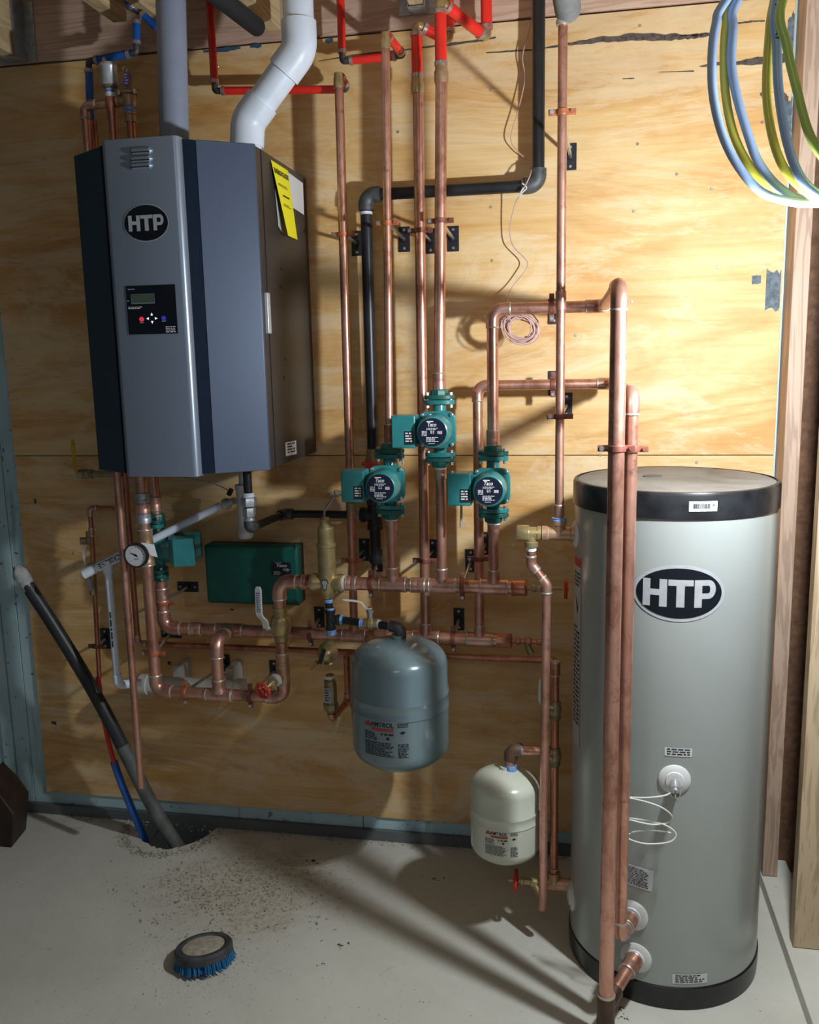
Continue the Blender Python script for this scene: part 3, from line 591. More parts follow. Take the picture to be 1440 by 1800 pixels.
# lower loop tee on the return manifold, forward elbow
YM = -.245
zl = (at(300, 1217, YM).z + at(440, 1222, YM).z) / 2
lp = thing('copper_loop', 'copper supply drop and bottom loop with gauge tee left of centre', 'pipe', V(at(385, 1217, YM).x, YM, zl))
xs = vx(255, 870, 268, 1190, YM); xt = at(385, 1190, YM).x; xu = at(496, 1150, YM).x
zm = at(520, 1022, YS).z
tee(lp, V(xt, YR, zr), X_, -Y_, RM, RM * .95, Lb=.042)
pipe(lp, [V(xt, YR - .03, zr), V(xt, YM - .006, zr), V(xt, YM - .006, zl)], RM * .95, R=.030)
pipe(lp, [V(xs, YM, ZB), V(xs, YM, zl), V(xu, YM, zl), V(xu, YM, at(492, 1128, YM).z)], .0176, R=.032, er=1.16)
tee(lp, V(xt, YM - .006, zl), X_, Z_, .0176, .0176, Lb=.05)
coupling(lp, V(xu, YM, at(495, 1160, YM).z), Z_, .0176, .022, BRONZE); ob('brass_tee', M().lathe([(.0215, -.03), (.0215, .03)], V(xu, YM, at(493, 1185, YM).z), Z_, 18).lathe([(.015, 0), (.015, .03), (.017, .032), (.017, .04)], V(xu, YM, at(490, 1190, YM).z), V(-.3, -.9, .15), 16), BRONZE, lp)
cz = [(876, GALV, .016, .0215), (893, COPPER_FIT, .018, .0215), (910, GALV, .016, .0225)]
for v, mt, ln, rr in cz: coupling(lp, V(xs, YM, at(258, v, YM).z), Z_, .0185, ln, mt, 'sleeve', 1.18, False)
zg = at(262, 962, YM).z
ob('gauge_tee', M().lathe([(.0235, -.055), (.0235, -.04), (.0215, -.035), (.0235, -.02), (.0235, .02), (.0215, .035), (.0235, .04), (.0235, .055)], V(xs, YM, zg), Z_, 20).lathe([(.019, 0), (.017, .034)], V(xs, YM, zg), V(-.35, -.94, 0), 16), BRONZE, lp)
ring(lp, V(xs, YM, zg + .055), Z_, .0235); ring(lp, V(xs, YM, zg - .055), Z_, .0235)
gd = V(.06, -.99, -.02).normalized(); gc = V(xs, YM, zg - .008) + gd * .052
gg = thing('temperature_gauge', 'round white dial gauge with black rim on the left copper drop', 'gauge', gc)
ob('stem', M().lathe([(.010, -.030), (.010, 0), (.028, .001), (.028, .012)], gc, gd, 20), BLACK, gg)
ob('bezel', M().lathe([(.0345, .010), (.0375, .012), (.0375, .023), (.0365, .026), (.0325, .0262), (.0325, .020)], gc, gd, 32), BLACK, gg)
gxx, gyy, _ = frame(gd); gxx = V(-gd.y, gd.x, 0).normalized(); gmp = lambda off: (lambda x, y: gc + gd * off + gxx * x + Z_ * y)
gd_o = ob('dial', ellipse(M(), gmp(.0215), 0, 0, .0328, .0328), PAPER, gg)
m = M()
for k in range(11):
    a = math.radians(225 - 27 * k); c0, s0 = math.cos(a), math.sin(a); m.add([gmp(.0220)(c0 * .022 - s0 * .0007, s0 * .022 + c0 * .0007), gmp(.0220)(c0 * .022 + s0 * .0007, s0 * .022 - c0 * .0007), gmp(.0220)(c0 * .026 + s0 * .0007, s0 * .026 - c0 * .0007), gmp(.0220)(c0 * .026 - s0 * .0007, s0 * .026 + c0 * .0007)], [(0, 1, 2, 3)])
print_lines(m, gmp(.0220), -.006, -.009, .014, 2, .003); ob('dial_print', m, GREYINK, gd_o)
m = M(); a = math.radians(155); m.add([gmp(.0225)(.022 * math.cos(a), .022 * math.sin(a)), gmp(.0225)(.002, .0035), gmp(.0225)(.008, -.005), gmp(.0225)(-.001, -.0025)], [(0, 1, 2, 3)]); ob('needle', m, BLACKINK, gg)
ob('paper_tag', M().add([gc + gxx * x + Z_ * z + gd * y for x, z, y in ((.012, .036, .006), (.045, .026, -.012), (.052, -.014, -.014), (.036, -.006, -.004))], [(0, 1, 2, 3)]), PAPER, gg)
# supply elbow to air separator with ball valve
xsu = at(492, 1060, YS).x
se = thing('copper_elbow_run', 'short copper riser and elbow from ball valve into the air separator', 'pipe', V(xsu, YS, zs))
pipe(se, [V(xsu, YS, at(490, 1075, YS).z), V(xsu, YS, zs), V(at(549, 1022, YS).x, YS, zs)], .0185, R=.034, er=1.2, cup=.02)
coupling(se, V(at(540, 1022, YS).x, YS, zs), X_, .0195, .013, COPPER_DARK, er=1.2)
bv = thing('ball_valve', 'large brass ball valve with white lever above the bottom loop', 'valve', V(xsu, YS, at(492, 1100, YS).z))
zb = at(491, 1098, YS).z
ob('body', M().lathe([(.0215, -.05), (.0215, -.034), (.026, -.030), (.030, -.018), (.0315, 0), (.030, .018), (.026, .026), (.0225, .030), (.0225, .054)], V(xsu, YS, zb), Z_, 20), BRASS, bv)
hexnut(bv, V(xsu - .030, YS - .012, zb - .008), V(-.7, -.7, 0), .010, .016, GALV, 'packing_nut')
hp = V(xsu - .040, YS - .024, zb)
lever(bv, [hp + V(.002, 0, -.006), hp + V(.0, -.004, .018), hp + V(-.012, -.010, .036), hp + V(-.014, -.010, .06), hp + V(-.013, -.010, .125)], .022, .006, WHITEHANDLE, V(.75, -.2, 0)); 
lh = hp + V(-.0135, -.0145, 0); ob('handle_print', print_lines(M(), lambda x, y: lh + V(.75, -.2, 0).normalized() * x + Z_ * y, -.007, .108, .014, 9, .007), plain('blue_print', (.12, .18, .42), .6, 0, 0), bv)
# purge valve with red wheel at the loop's right foot
pv = thing('drain_valve', 'brass purge valve with spiky red handwheel on the bottom loop', 'valve', V(xu - .02, YM - .05, zl + .02))
d = V(-.30, -.92, -.18).normalized(); c0 = V(xu, YM, at(490, 1190, YM).z) + V(-.3, -.9, .15).normalized() * .03
tape(pv, c0 + d * .008, d, .0185, .007); ob('body', M().lathe([(.013, .012), (.015, .02), (.015, .03), (.011, .034), (.009, .044), (.004, .052), (.004, .07)], c0, d, 8, False), BRASS, pv, .001)
ob('spout', M().lathe([(.006, 0), (.007, .02)], c0 + d * .03, V(.5, -.5, -.6), 10), BRASS, pv); handwheel(pv, c0 + d * .072, d, .0225)
# return side under the boiler: pump 4 leg
rl = thing('copper_stub', 'short copper stub between boiler underside and side-facing pump', 'pipe', V(xr, YR, ZB))
xq = vx(280, 850, 284, 880, YR)
pipe(rl, [V(xr - .006, YR, ZB + .005), V(xr, YR, at(283, 908, YR).z)], .0165); coupling(rl, V(xr - .003, YR, at(281, 885, YR).z), Z_, .0172, .020, COPPER_FIT, er=1.25)

# risers
def riser(name, label, pts, r, mat=None, grp=None, **k):
    t = thing(name, label, 'pipe', pts[-1], grp); pipe(t, pts, r, mat, **k); return t
def adapter(t, x, Y, z, r, h=.018, mat=None):
    ob('brass_adapter', M().lathe([(r * 1.15, -h), (r * 1.2, -h * .6), (r * 1.2, h * .2), (r * 1.05, h * .4), (r * 1.0, h)], V(x, Y, z), Z_, 16), mat or BRASS, t)
x1t, x1b = at(596, 150, YR).x, rx['r1']
r1 = riser('copper_riser', 'leftmost tall thin copper riser with a brass ball valve near its middle', [V(x1t, YR, at(596, 150, YR).z), V(x1b, YR, zr + .04)], .0127)
adapter(r1, x1t, YR, at(596, 142, YR).z, .0127, .02)
r2 = riser('copper_riser', 'tall copper riser running behind the middle pump down to the lower manifold', [V(at(735, 165, YR).x, YR, at(735, 165, YR).z), V(rx['r2'], YR, zr + .04)], .0152)
adapter(r2, at(734, 150, YR).x, YR, at(734, 150, YR).z, .0155, .022)
s1t = at(678, 80, YS)
zf = {1: (787, 905), 2: (694, 815), 3: (789, 915)}
pz = {1: at(690, 846, YS).z, 2: at(779, 753, YS).z, 3: at(868, 851, YS).z}
PH = .108
s1 = riser('copper_riser', 'tall slim copper pipe rising from the lower left green pump', [s1t, V(sx['s1'], YS, pz[1] + PH - .01)], .0113)
adapter(s1, s1t.x, YS, at(677, 72, YS).z, .0113, .02); coupling(s1, V(sx['s1'], YS, pz[1] + PH + .028), Z_, .0125, .026, COPPER_DARK)
s2t = at(776, 140, YS)
s2 = riser('copper_riser', 'tall copper pipe rising from the uppermost green pump', [s2t, V(sx['s2'], YS, pz[2] + PH - .01)], .0158)
adapter(s2, s2t.x, YS, at(776, 130, YS).z, .0158, .022, BRONZE); coupling(s2, V(sx['s2'], YS, pz[2] + PH + .022), Z_, .0160, .022)
for k, nm in ((1, 'left'), (2, 'middle'), (3, 'right')):
    xx = sx['s%d' % k]; t = thing('copper_nipple', 'short copper riser from upper manifold up to the %s green pump' % {1: 'lower left', 2: 'uppermost', 3: 'right-hand'}[k], 'pipe', V(xx, YS, zs + .05))
    pipe(t, [V(xx, YS, zs + .04), V(xx, YS, pz[k] - PH + .01)], .0143); coupling(t, V(xx, YS, pz[k] - PH - .018), Z_, .0148, .016, COPPER_FIT, rings=False); tape(t, V(xx, YS, pz[k] - PH - .001), Z_, .0172, .005)
# right riser to tank coil: up, across, forward, down
YP1, YP2 = -.80, -.755
p1x, p2x = .0785, .1105
zh1 = at(960, 541, YS).z; xj1 = at(1066, 541, YS).x
p1 = riser('copper_riser', 'thick copper pipe from right-hand pump crossing over and dropping in front of the water heater', [V(sx['s3'], YS, pz[3] + PH - .01), V(sx['s3'], YS, zh1), V(xj1 - .005, YS, zh1), V(p1x, YP1, zh1 + .012), V(p1x, YP1, .105)], .0156, R=.030, er=1.13)
coupling(p1, V(sx['s3'], YS, pz[3] + PH + .022), Z_, .0160, .02, rings=True)
ob('tube', M().tube([V(p1x, YP1, zh1 - .03), V(p1x, YP1, .105)], .0172), COPPER, p1)
zh2 = at(960, 676, YR).z; xj2 = at(1078, 676, YR).x
nip = {1: (V(.144, -.656, .234)), 2: (V(.154, -.660, .122))}; nd = V(-.342, -.94, 0)
e2 = V(p2x, YP2, .236)
p2 = riser('copper_riser', 'second copper pipe beside the thick one in front of the water heater', [V(rx['r3'], YR, zr + .035), V(rx['r3'], YR, zh2), V(xj2, YR, zh2), V(p2x, YP2, zh2 - .002), e2, nip[1] + nd * .012], .0145, R=.027, er=1.16)
coupling(p2, nip[1] + nd * .035, nd, .0155, .018, COPPER, er=1.3)
# foot tee for pipe 1
ft = V(p1x, YP1, .115)
fd = thing('pipe_foot_tee', 'dark bronze tee and drain at the foot of the thick copper pipe', 'fitting', V(p1x, YP1, .1))
ob('tee', M().lathe([(.0205, 0), (.0215, -.006), (.0205, -.05), (.0215, -.075)], V(p1x, YP1, .118), Z_, 18).tube([V(p1x, YP1, .09), V(p1x, YP1, .09) + (nip[2] - V(p1x, YP1, .09)).normalized() * .05], .020), plain('dark_bronze', (.09, .05, .035), .45, .5, .3), fd)
ring(fd, V(p1x, YP1, .119), Z_, .0205); tape(fd, V(p1x, YP1, .040), Z_, .019, .006)
ob('drain_nipple', M().lathe([(.016, 0), (.018, -.004), (.018, -.020), (.012, -.022), (.012, -.034)], V(p1x, YP1, .034), Z_, 16), BRASS, fd)
nd2 = (V(p1x, YP1, .092) - nip[2]).normalized()
n2 = thing('copper_nipple', 'angled copper pipe joining the lowest heater port to the foot tee', 'pipe', nip[2])
ob('tube', M().tube([nip[2], V(p1x, YP1, .092) - nd2 * .03], .0156), COPPER, n2); coupling(n2, nip[2] + nd2 * .028, nd2, .0165, .022, COPPER, er=1.32)

# hot-water pipe at the tank's left top, with relief valve
YT = -.475
zt = at(972, 938, YT).z; xt_ = vx(992, 100, 981, 880, YT)
TC, TR = V(.2355, -.431, 0), .2432
hw = riser('copper_riser', 'slim copper pipe dropping from grey insulation to the brass tee on the heater', [V(xt_, YT, at(992, 45, YT).z), V(xt_, YT, zt + .045)], .0111)
coupling(hw, V(xt_, YT, at(984, 528, YT).z), Z_, .0113, .022, COPPER_FIT, rings=False); ring(hw, V(xt_, YT, at(992, 40, YT).z), Z_, .0150, None, .006); coupling(hw, V(xt_, YT, zt + .055), Z_, .0113, .018)
ht = thing('brass_tee', 'bronze tee with blue sealed threads on the heater\'s left upper port', 'fitting', V(xt_, YT, zt))
xp = TC.x - TR + .0
ob('body', M().lathe([(.0195, -.042), (.0195, -.03), (.0165, -.027), (.0165, .027), (.0195, .03), (.0195, .042)], V(xt_, YT, zt), X_, 18).lathe([(.017, 0), (.0165, .022), (.0195, .024), (.0195, .034)], V(xt_, YT, zt), Z_, 18), BRONZE, ht)
tape(ht, V(xt_, YT, zt + .037), Z_, .0175, .005, BLUETAPE); tape(ht, V(xt_ + .046, YT, zt), X_, .0165, .006, BLUETAPE); ob('nipple', M().tube([V(xt_ + .04, YT, zt), V(xp + .02, YT, zt)], .0135), BLACKIRON, ht)
rv = thing('relief_valve', 'brass temperature relief valve with test lever beside the heater', 'valve', V(at(934, 940, YT).x, YT, zt))
xv = at(934, 940, YT).x
ob('body', M().lathe([(.020, -.036), (.021, -.034), (.021, -.006), (.0165, -.004), (.0165, .014), (.0185, .016), (.0185, .024), (.014, .028), (.014, .045)], V(xv, YT, zt), X_, 18).lathe([(.0155, 0), (.0155, .020), (.018, .022), (.018, .034)], V(xv, YT, zt), -Z_, 18), BRASS, rv)
tape(rv, V(xv + .042, YT, zt), X_, .0155, .005); lever(rv, [V(xv - .040, YT, zt + .012), V(xv - .046, YT, zt + .002), V(xv - .046, YT, zt - .036)], .010, .0022, STEEL, Y_)
lx = at(961, 1060, YT).x
zc1, zc2 = at(935, 992, YT).z, at(960, 1028, YT).z
dp = riser('discharge_pipe', 'slim copper discharge pipe dog-legging down from relief valve beside heater', [V(xv, YT, zt - .032), V(xv, YT, zc1), V(lx, YT, zc2), V(at(954, 1580, YT).x, YT, at(953, 1598, YT).z)], .0112, R=.020, er=1.2, cup=.014)
tape(dp, V(xv, YT, zt - .040), Z_, .0125, .005)

# cold line: thin pipe along the wall, vertical beside heater
YC, YV = -.085, -.42
xl = vx(228, 860, 234, 1100, YC)
zc = (at(600, 1146, YC).z + at(780, 1153, YC).z + at(950, 1160, YC).z) / 3
zv2 = zc
cl = riser('cold_water_line', 'thin dark copper line running low along the plywood behind both manifolds', [V(xl, YC, ZB - .01), V(xl, YC, zc), V(-.060, YC, zc), V(-.060, YV + .012, zc)], .0095, COPPER_DARK, R=.016, er=1.2, cup=.012)
xc = vx(980, 1200, 970, 1500, YV); xc = at(975, 1350, YV).x
zb2 = .150
cv = thing('copper_riser', 'dark copper pipe with two brass valves hidden between discharge pipe and heater', 'pipe', V(xc, YV, zb2))
pipe(cv, [V(xc, YV, at(980, 1168, YV).z), V(xc, YV, zb2 + .03)], .0111, COPPER_DARK)
coupling(cv, V(xc, YV, at(980, 1175, YV).z), Z_, .0115, .018, COPPER_DARK)
for v, mt in ((1248, BRASS_DULL), (1330, BRASS_DULL)):
    z = at(978, v, YV).z; ob('valve_body', M().lathe([(.014, -.026), (.0165, -.022), (.0145, -.012), (.018, -.004), (.018, .008), (.0145, .014), (.0165, .02), (.014, .026)], V(xc, YV, z), Z_, 14), mt, cv)
coupling(cv, V(xc, YV, at(969, 1535, YV).z), Z_, .0125, .016, COPPER_DARK)
z = at(978, 1238, YV).z; lever(cv, [V(xc - .006, YV - .02, z - .002), V(xc - .030, YV - .028, z + .008), V(xc - .038, YV - .030, z + .02), V(xc - .038, YV - .030, z + .078)], .010, .005, WHITEHANDLE, V(.6, -.8, 0))
# white tank connection
YW = YV
zw = at(940, 1320, YW).z; xw = at(898, 1340, YW).x
wt = thing('copper_nipple', 'short bright copper arm and dark elbow above the almond expansion tank', 'pipe', V(xw, YW, zw))
ztw = at(890, 1352, YW).z
pipe(wt, [V(xw, YW, ztw), V(xw, YW, zw), V(xc, YW, zw)], .0135, COPPER, plain('dark_bronze_elbow', (.15, .09, .06), .5, .5, .3), R=.018, er=1.35, cup=.012, rings=False)
tape(wt, V(at(915, 1318, YW).x, YW, zw), X_, .0165, .006, BLUETAPE)

# ------------------------------------------------------------------ brass tower and make-up assembly
ya = YS; xas = at(575, 1000, YS).x
asp = thing('air_separator', 'tall brass air separator tower on the upper copper manifold', 'air separator', V(xas, YS, zs))
Zp = lambda v: at(576, v, YS).z
r0 = .0262
ob('body', M().lathe([(.014, Zp(1052) - zs), (.020, Zp(1046) - zs), (.0265, Zp(1034) - zs), (.0275, 0), (r0, Zp(990) - zs), (r0, Zp(962) - zs), (r0 + .003, Zp(960) - zs), (r0 + .003, Zp(956) - zs), (r0 - .002, Zp(953) - zs), (r0 - .003, Zp(930) - zs), (r0 - .002, Zp(928) - zs), (r0 - .004, Zp(926) - zs), (.017, Zp(925) - zs), (.016, Zp(912) - zs), (.010, Zp(909) - zs)], V(xas, YS, zs), Z_, 28), BRASS, asp)
for s in (-1, 1): ob('port', M().lathe([(.022, 0), (.0245, .030), (.0275, .036), (.0275, .046), (.0235, .049)], V(xas, YS, zs), X_ * s, 20), BRASS, asp)
tape(asp, V(xas + .050, YS, zs), X_, .0222, .004)
ob('vent_screw', M().lathe([(.004, 0), (.004, .02), (.006, .021), (.006, .027), (.003, .029), (.003, .036)], V(xas + .014, YS, Zp(918)), X_, 10), BRASS, asp)
lg = [V(xas + .000 + math.sin(t) * .011 * (1 if math.cos(t) > -.3 else .6), YS - .0285, zs + .005 + math.cos(t) * .012 - (.010 if math.cos(t) < -.5 else 0)) for t in [2 * PI * i / 20 for i in range(20)]]
ob('badge', M().prism(lg, V(0, 0, 0), V(0, -.0015, 0)), BLACKINK, asp); lg2 = [V(xas + (p.x - xas) * .8, p.y - .002, zs + .004 + (p.z - zs - .004) * .84) for p in lg]; ob('badge_face', M().add(lg2, [tuple(range(20))]), plain('pale_blue_badge', (.35, .42, .48), .5, 0, .05), asp)
xk = at(581, 1085, YS).x; zk = at(581, 1089, YS).z
mk = thing('black_cross_fitting', 'black iron cross and nipples with blue sealant under the air separator', 'fitting', V(xk, YS, zk))
ob('nipple', M().tube([V(xas, YS, Zp(1050)), V(xk, YS, zk)], .0115), BLACKIRON, mk); tape(mk, V(xas, YS, Zp(1056)), Z_, .0130, .005, BLUETAPE); tape(mk, V(xk, YS, at(581, 1071, YS).z), Z_, .0130, .005, BLUETAPE)
ob('cross', M().lathe([(.016, -.030), (.016, -.022), (.0135, -.02), (.0135, .02), (.016, .022), (.016, .030)], V(xk, YS, zk), Z_, 16).lathe([(.0135, 0), (.0135, .018), (.016, .02), (.016, .03)], V(xk, YS, zk), X_, 16), BLACKIRON, mk)
tape(mk, V(xk + .034, YS, zk), X_, .0148, .006, BLUETAPE); tape(mk, V(xk, YS, at(580, 1111, YS).z), Z_, .0148, .008, BLUETAPE)
YE = -.295; xe = at(704, 1100, YE).x; ybr = lambda x: YS + (YE - YS) * (x - xk) / (xe - xk)
ob('nipple', M().tube([V(xk + .03, YS, zk), V(at(642, 1094, YS).x, ybr(at(642, 1094, YS).x), zk)], .0115), BLACKIRON, mk)
tk = thing('ball_valve', 'small brass ball valve with white lever feeding the grey tank', 'valve', V(at(655, 1095, YS).x, YS, zk))
xm = at(655, 1095, YS).x; YV_ = ybr(xm)
tape(tk, V(xm - .025, YV_, zk), X_, .0135, .006, BLUETAPE); ob('body', M().lathe([(.013, -.022), (.0155, -.018), (.0155, -.008), (.019, -.004), (.019, .006), (.0155, .010), (.0155, .02), (.013, .022)], V(xm, YV_, zk), X_, 14), BRASS, tk); tape(tk, V(xm + .026, YV_, zk), X_, .0135, .006)
ob('stem', M().lathe([(.009, 0), (.009, .022), (.012, .023), (.012, .030), (.006, .032), (.006, .038)], V(xm, YV_, zk + .012), Z_, 6, False), STEEL, tk)
lever(tk, [V(xm + .006, YV_, zk + .046), V(xm - .012, YV_, zk + .048), V(xm - .024, YV_, zk + .062), V(xm - .040, YV_, zk + .067), V(xm - .082, YV_, zk + .070)], .012, .004, WHITEHANDLE, Y_)
eb = thing('black_elbow', 'grey-black iron elbow turning down into the grey tank', 'fitting', V(xe, YS, zk))
pipe(eb, [V(xm + .03, ybr(xm + .03), zk), V(xe, YE, zk), V(xe, YE, at(705, 1128, YE).z)], .0112, BLACKIRON, IRONFIT, R=.020, er=1.5, cup=.012, rings=False); tape(eb, V(xe - .032, ybr(xe - .032), zk), X_, .0135, .005, BLUETAPE); tape(eb, V(xe, YE, at(705, 1118, YE).z), Z_, .0150, .004)
# pressure reducing valve + backflow
zp = at(577, 1145, YS).z; xk2 = at(578, 1150, YS).x
pr = thing('pressure_reducing_valve', 'brass dome pressure reducing valve with black tag', 'valve', V(xk2, YS, zp))
ob('body', M().lathe([(.014, -.040), (.016, -.036), (.013, -.03), (.018, -.02), (.020, 0), (.018, .02), (.014, .03), (.014, .034)], V(xk2, YS, zp), Z_, 16), BRASS_DULL, pr)
ob('dome', M().lathe([(.031, 0), (.031, .008), (.028, .014), (.024, .030), (.019, .042), (.012, .048), (.006, .050)], V(xk2, YS - .008, zp), V(.12, -.98, .1), 24), BRASS, pr)
ob('adjust_screw', M().lathe([(.007, .046), (.007, .058), (.003, .059), (.0022, .085)], V(xk2 - .01, YS - .008, zp), V(-.25, -.85, -.35), 8, False), BRASS, pr)
ob('tag', M().box(V(xk2 - .004, YS - .058, zp + .004), (.013, .002, .048), Matrix.Rotation(math.radians(20), 3, 'Y')), BLACK, pr)
zq = at(578, 1220, YS).z
bf = thing('backflow_preventer', 'brass hexagonal backflow valve with pale label under the reducing valve', 'valve', V(xk2, YS, zq))
ob('body', M().lathe([(.013, .062), (.013, .045), (.019, .043), (.019, .03), (.0205, .028), (.0205, -.026), (.024, -.028), (.024, -.046), (.018, -.052), (.013, -.060)], V(xk2 + .001, YS, zq), Z_, 8, False), BRASS_DULL, bf, .0015)
tape(bf, V(xk2, YS, zq + .055), Z_, .0145, .004); ob('label', rect(M(), on_wall(YS - .0215), xk2 - .013, zq - .02, xk2 + .008, zq + .026), PAPERD, bf); ob('fine_print', print_lines(M(), on_wall(YS - .022), xk2 - .011, zq + .022, .017, 5, .008), plain('dark_blue_print', (.02, .05, .14), .6, 0, 0), bf)
x6 = at(609, 1180, YC - .05).x
ze = at(585, 1262, YS).z
mu = riser('makeup_pipe', 'short dark copper link from backflow valve back up to the thin line', [V(xk2 + .002, YS, zq - .055), V(xk2 + .004, YS, ze), V(x6, YC - .04, at(605, 1232, YC - .04).z), V(x6, YC - .04, zc)], .0105, COPPER_DARK, R=.016, er=1.35, cup=.012, rings=False)
ob('lever', M().box(at(592, 1275, YS - .04), (.013, .004, .062), Matrix.Rotation(math.radians(22), 3, 'Y')), BRASS, mu, .001, label='brass shut-off lever')
# valve on riser 1
xb_ = at(612, 868, YR).x; zb_ = at(611, 866, YR).z; xb_ = x1t + (x1b - x1t) * .74
rb1 = thing('ball_valve', 'dull brass ball valve with grey lever on the leftmost riser', 'valve', V(xb_, YR, zb_))
ob('body', M().lathe([(.0150, -.055), (.0150, -.030), (.019, -.026), (.0215, -.008), (.0215, .008), (.019, .02), (.0150, .026), (.0150, .045)], V(xb_, YR, zb_), Z_, 16), BRASS_DULL, rb1)
ob('stem', M().lathe([(.009, 0), (.009, .018), (.012, .02), (.012, .03), (.006, .032), (.006, .042)], V(xb_ - .016, YR - .01, zb_), V(-.85, -.5, 0), 6, False), STEEL, rb1)
h0 = V(xb_ - .048, YR - .028, zb_); lever(rb1, [h0 + V(.004, 0, .002), h0 + V(-.002, -.002, -.018), h0 + V(-.022, -.008, -.045), h0 + V(-.026, -.01, -.075), h0 + V(-.022, -.01, -.125)], .011, .004, GALV, V(.6, -.8, 0))

# ================================================================== PUMPS
def taco_print(parent, c, R):
    m = M(); mp = lambda x, z: V(c[0] + x, c[1] - .0006, c[2] + z)
    text(m, 'Taco', mp, .000, R * .58, R * .30, R * .66, .02, .25); rect(m, mp, -R * .40, R * .76, R * .10, R * .84)
    print_lines(m, mp, -R * .42, R * .33, R * .85, 2, R * .09); print_lines(m, mp, -R * .78, R * .1, R * .38, 4, R * .10); print_lines(m, mp, -R * .13, R * .12, R * .28, 2, R * .13)
    for i in range(6): rect(m, mp, R * (.40 + .06 * i), -R * .12, R * (.435 + .06 * i), R * .10)
    print_lines(m, mp, -R * .45, -R * .34, R * .9, 4, R * .10); print_lines(m, mp, -R * .3, -R * .8, R * .6, 1, R * .07)
    return m
def pump_parts(label, cat_group):
    t = thing('circulator_pump', label, 'pump', (0, 0, 0), 'teal circulator pumps')
    m = M().lathe([(.0185, -.079), (.0185, -.05), (.026, -.034), (.034, -.012), (.034, .012), (.026, .034), (.0185, .05), (.0185, .079)], (0, 0, 0), Z_, 20)
    m.lathe([(.036, .02), (.044, .006), (.050, -.018), (.050, -.034)], (0, 0, 0), Y_, 28)
    ob('volute', m, TEAL, t)
    n = 40; pl = []
    for i in range(n):
        a = 2 * PI * i / n; r = .0505 + .0075 * max(0, math.cos(2 * (a - PI / 4)) ** 2 * 2 - 1) + .0045 * abs(math.sin(2 * a)); pl.append(V(r * math.cos(a), 0, r * math.sin(a)))
    ob('motor_flange', M().prism(pl, V(0, -.034, 0), V(0, -.047, 0)), TEAL, t, .0015)
    for sx_ in (-1, 1):
        for sz in (-1, 1): ob('bolt', M().lathe([(.0052, 0), (.0052, -.006), (.003, -.007)], (sx_ * .041, -.047, sz * .041), Y_, 6, False), STEEL, t)
    for s in (-1, 1):
        for k, (z, th, mt, nm) in enumerate(((s * .073, .012, TEAL, 'flange'), (s * .087, .011, TEAL_D, 'counter_flange'))):
            pl = [V(.043 * math.cos(a) * (1 if abs(math.cos(a)) > .5 else .96), .026 * math.sin(a), 0) for a in [2 * PI * i / 24 for i in range(24)]]
            ob(nm, M().prism(pl, V(0, 0, z - th / 2), V(0, 0, z + th / 2)), mt, t, .0012)
        ob('union_nut', M().lathe([(.026, 0), (.0265, .004), (.024, .016), (.021, .018)], (0, 0, s * .091), Z_ * s, 8, False), TEAL_D, t, .001)
        for sx_ in (-1, 1): ob('bolt', M().lathe([(.0055, -.022), (.0055, -.014), (.0035, -.013), (.0035, .012), (.0055, .013), (.0055, .020)], (sx_ * .033, -.006, s * .080), Z_, 6, False), STEEL, t)
    ob('motor', M().lathe([(.046, -.047), (.0455, -.075), (.0465, -.078), (.0455, -.082), (.0445, -.122), (.041, -.131), (.0385, -.1325), (.0375, -.1315)], (0, 0, 0), Y_, 36), TEAL, t)
    lb = ob('label', M().lathe([(.0372, -.132), (.0372, -.1335), (.0001, -.1335)], (0, 0, 0), Y_, 36), NAVY, t, label='round navy nameplate')
    ob('lettering', taco_print(lb, (0, -.1337, 0), .036), WHITEINK, lb)
    tb = ob('terminal_box', M().box((-.082, -.082, 0), (.066, .066, .088)), TEAL, t, .004)
    ob('box_label', M().box((-.066, -.1155, -.016), (.026, .001, .036)), BLACK, tb)
    ob('lettering', print_lines(M(), on_wall(-.1163), -.076, -.002, .018, 4, .007), WHITEINK, tb)
    return t
def copy_tree(o, parent=None):
    c = o.copy(); C.collection.objects.link(c); c.parent = parent
    for ch in o.children: copy_tree(ch, c)
    return c
pa = pump_parts('teal circulator pump low on the left of the three facing forward', '')
pb = copy_tree(pa); pc = copy_tree(pa); pd = copy_tree(pa)
pa.location = (sx['s1'], YS, pz[1]); pb.location = (sx['s2'], YS, pz[2]); pc.location = (sx['s3'], YS, pz[3])
pb['label'] = 'teal circulator pump set highest, in the middle of the three facing forward'; pc['label'] = 'teal circulator pump on the right, nearest the water heater'
pd['label'] = 'teal circulator pump facing sideways under the boiler by the dial gauge'; pd.location = (xr, YR, at(287, 962, YR).z); pd.rotation_euler = (0, 0, math.radians(112))
def cord(name, label, pts, r, mat, cat='cable', k=6):
    t = ob(name, M().tube(smooth_path(pts, k), r, 8), mat); return tag(t, label, cat)
cord('pump_lead', 'short grey wire hanging from the right pump\'s terminal box', [at(811, 880, YS - .07), at(811, 905, YS - .06), at(810, 927, YS - .06)], .0035, WIREG)
cord('pump_lead', 'thin grey wire looping below the uppermost pump\'s terminal box', [at(722, 768, YS - .06), at(711, 771, YS - .05), at(706, 785, YS - .05), at(709, 816, YS - .05)], .003, WIREG)

